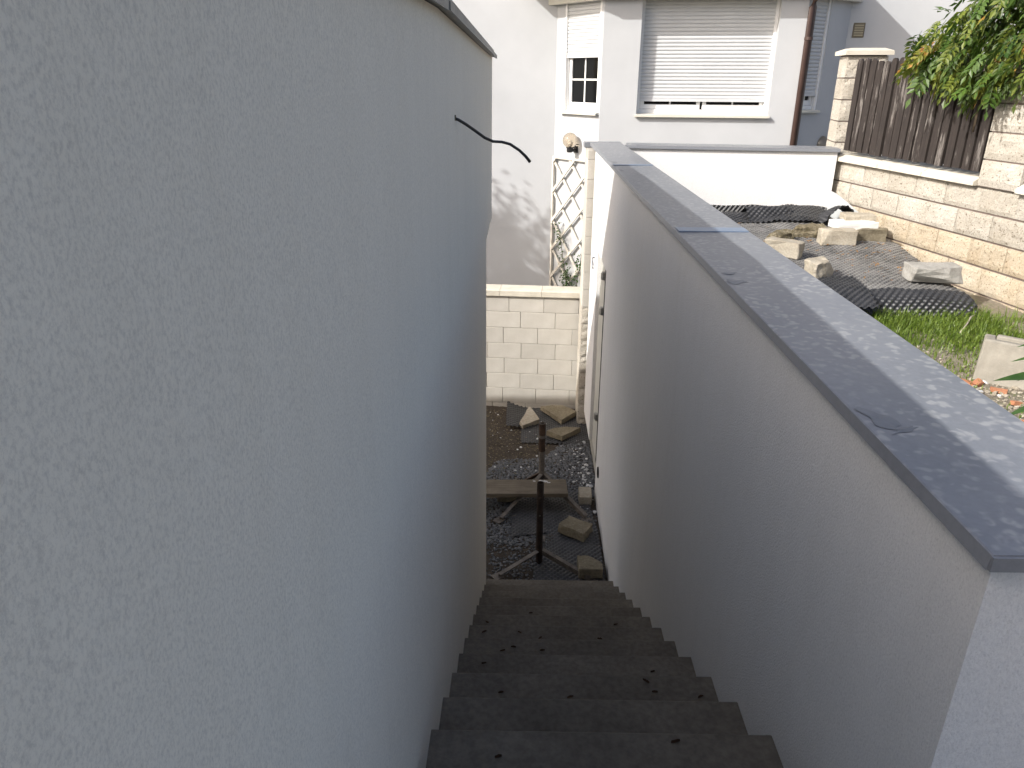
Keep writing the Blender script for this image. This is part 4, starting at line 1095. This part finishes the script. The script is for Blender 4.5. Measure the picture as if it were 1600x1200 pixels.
for (cx, cy, L) in ((.63,.095,.03),(.585,.105,.025),(.66,.07,.022),(.52,.10,.018)):
    b = B(); n = 10; vs = [(cx+L*rs.uniform(.5,1.2)*math.cos(6.283*k/n), cy+L*.6*rs.uniform(.5,1.2)*math.sin(6.283*k/n), .0462) for k in range(n)]+[(cx,cy,.051)]
    b.add(vs, [(k,(k+1)%n,n) for k in range(n)]); b.obj('plaster_splash', 'chip', pk, recalc=False)

# ---------------------------------------------------------------- cable on the left wall
cp = [(-.245,2.615,-.127),(-.228,2.63,-.134),(-.205,2.66,-.150),(-.177,2.70,-.173),(-.146,2.74,-.199),(-.118,2.77,-.214),(-.087,2.80,-.218),(-.057,2.82,-.227),(-.022,2.84,-.251),(.002,2.85,-.274),(.017,2.86,-.293)]
B(Matrix.Translation(Vector((3,-2,4))) @ Matrix.Translation(Vector((xw(-.13)+.002,2.615,-.127))) @ Matrix.Rotation(R(90),4,'Y')).lathe([(0,.0),(.007,.0),(.009,.0015),(.010,-.003)], (0,0,0), 9).obj('cable_hole', 'stone_rough', lb)
tag(B().tube(cp, [.0052]*9+[.0056,.006], 10).obj('cable', 'cable', smooth=True), 'black electric cable sticking out of the left plastered wall', 'cable')

# ---------------------------------------------------------------- dry leaves on the stairs
GL = 'dry leaves lying on the stair treads'
spots = [(.059,3.535,-2.969),(-.187,3.246,-2.794),(.523,3.242,-2.794),(-.187,2.97,-2.618),(-.006,2.97,-2.618),(.092,2.735,-2.443),(.372,2.735,-2.443),(-.033,2.673,-2.443),(.1,2.654,-2.443),(-.083,2.649,-2.443),
         (-.153,2.384,-2.268),(.546,2.351,-2.268),(.471,2.121,-2.093),(.496,2.069,-2.093),(.660,2.05,-2.093),(-.071,2.055,-2.093),(.183,2.038,-2.093),(.442,1.54,-1.743),(-.059,1.48,-1.743)]
tread = lambda p: round((p[2]-Z1)/-RISE)
ORD = ['first','second','third','fourth','fifth','sixth','seventh','eighth','ninth']
for i, (x, y, z) in enumerate(spots):
    row = sorted([p for p in spots if tread(p) == tread((x,y,z))]); pos_ = row.index((x,y,z))
    where = 'the only leaf there' if len(row) == 1 else ('leftmost' if pos_ == 0 else 'rightmost' if pos_ == len(row)-1 else ORD[pos_]+' from the left')+' of %d' % len(row)
    leaf_label = 'dry leaf on the %s stair tread from the bottom, %s' % (ORD[tread((x,y,z))], where)
    r_ = random.Random(i+3); b = B(); L = r_.uniform(.018,.028); a = r_.uniform(-.7,.7)
    d = Vector((math.cos(a),math.sin(a),0)); s_ = Vector((-d.y,d.x,0)); n = 6; vs = []   # a dry leaf curled into a little roll
    for k in range(n+1):
        t = k/n-.5; wd = .0034*(1-(2*t)**2*.75); c = d*L*t
        vs += [c-s_*wd+Vector((0,0,.006)), c-s_*wd*.5+Vector((0,0,.001)), c+s_*wd*.5+Vector((0,0,.001)), c+s_*wd+Vector((0,0,.005+.004*r_.random()))]
    fs = []
    for k in range(n):
        for q in range(3): fs.append((4*k+q,4*k+q+1,4*k+q+5,4*k+q+4))
    b.add(vs, fs); o = b.obj('dry_leaf', 'dry', recalc=False); o.location = (x,y,z+.002)
    tag(o, leaf_label, 'leaf', GL)

# ---------------------------------------------------------------- tree beyond the left building that throws its shade on the house
tt = empty('tree', 'leafy tree beyond the left building, shading the house wall', 'tree', (-5.75, 8.35, -4.05))
rt = random.Random(21)
B().tube([(0,0,0),(.05,0,2.0),(.0,.05,3.9),(.1,0,5.9)], [.12,.10,.07,.03], 9).obj('trunk', 'bark', tt, smooth=True)
limbs = B()
for k in range(8):
    a = k*.9; limbs.tube([(0,0,3.7+.26*k),(.4*math.cos(a),.4*math.sin(a),4.2+.26*k),(.8*math.cos(a),.8*math.sin(a),4.6+.26*k)], [.035,.02,.008], 6)
limbs.obj('limbs', 'bark', tt, smooth=True)
cr = B()
for _ in range(7500):
    while True:
        p = Vector((rt.gauss(0,.46), rt.gauss(0,.46), rt.gauss(5.3,.55)))
        if p.z < 6.55-.3*abs(p.x) and nz(p.x*1.9,p.y*1.9,p.z*1.9) > -.24: break
    leafcard(cr, p, Vector((rt.uniform(-1,1),rt.uniform(-1,1),rt.uniform(-1,.4))), Vector((rt.uniform(-1,1),rt.uniform(-1,1),1)), rt.uniform(.06,.12), .05)
c_ = cr.obj('crown', 'leaf_dark', tt, recalc=False); c_['kind'] = 'stuff'
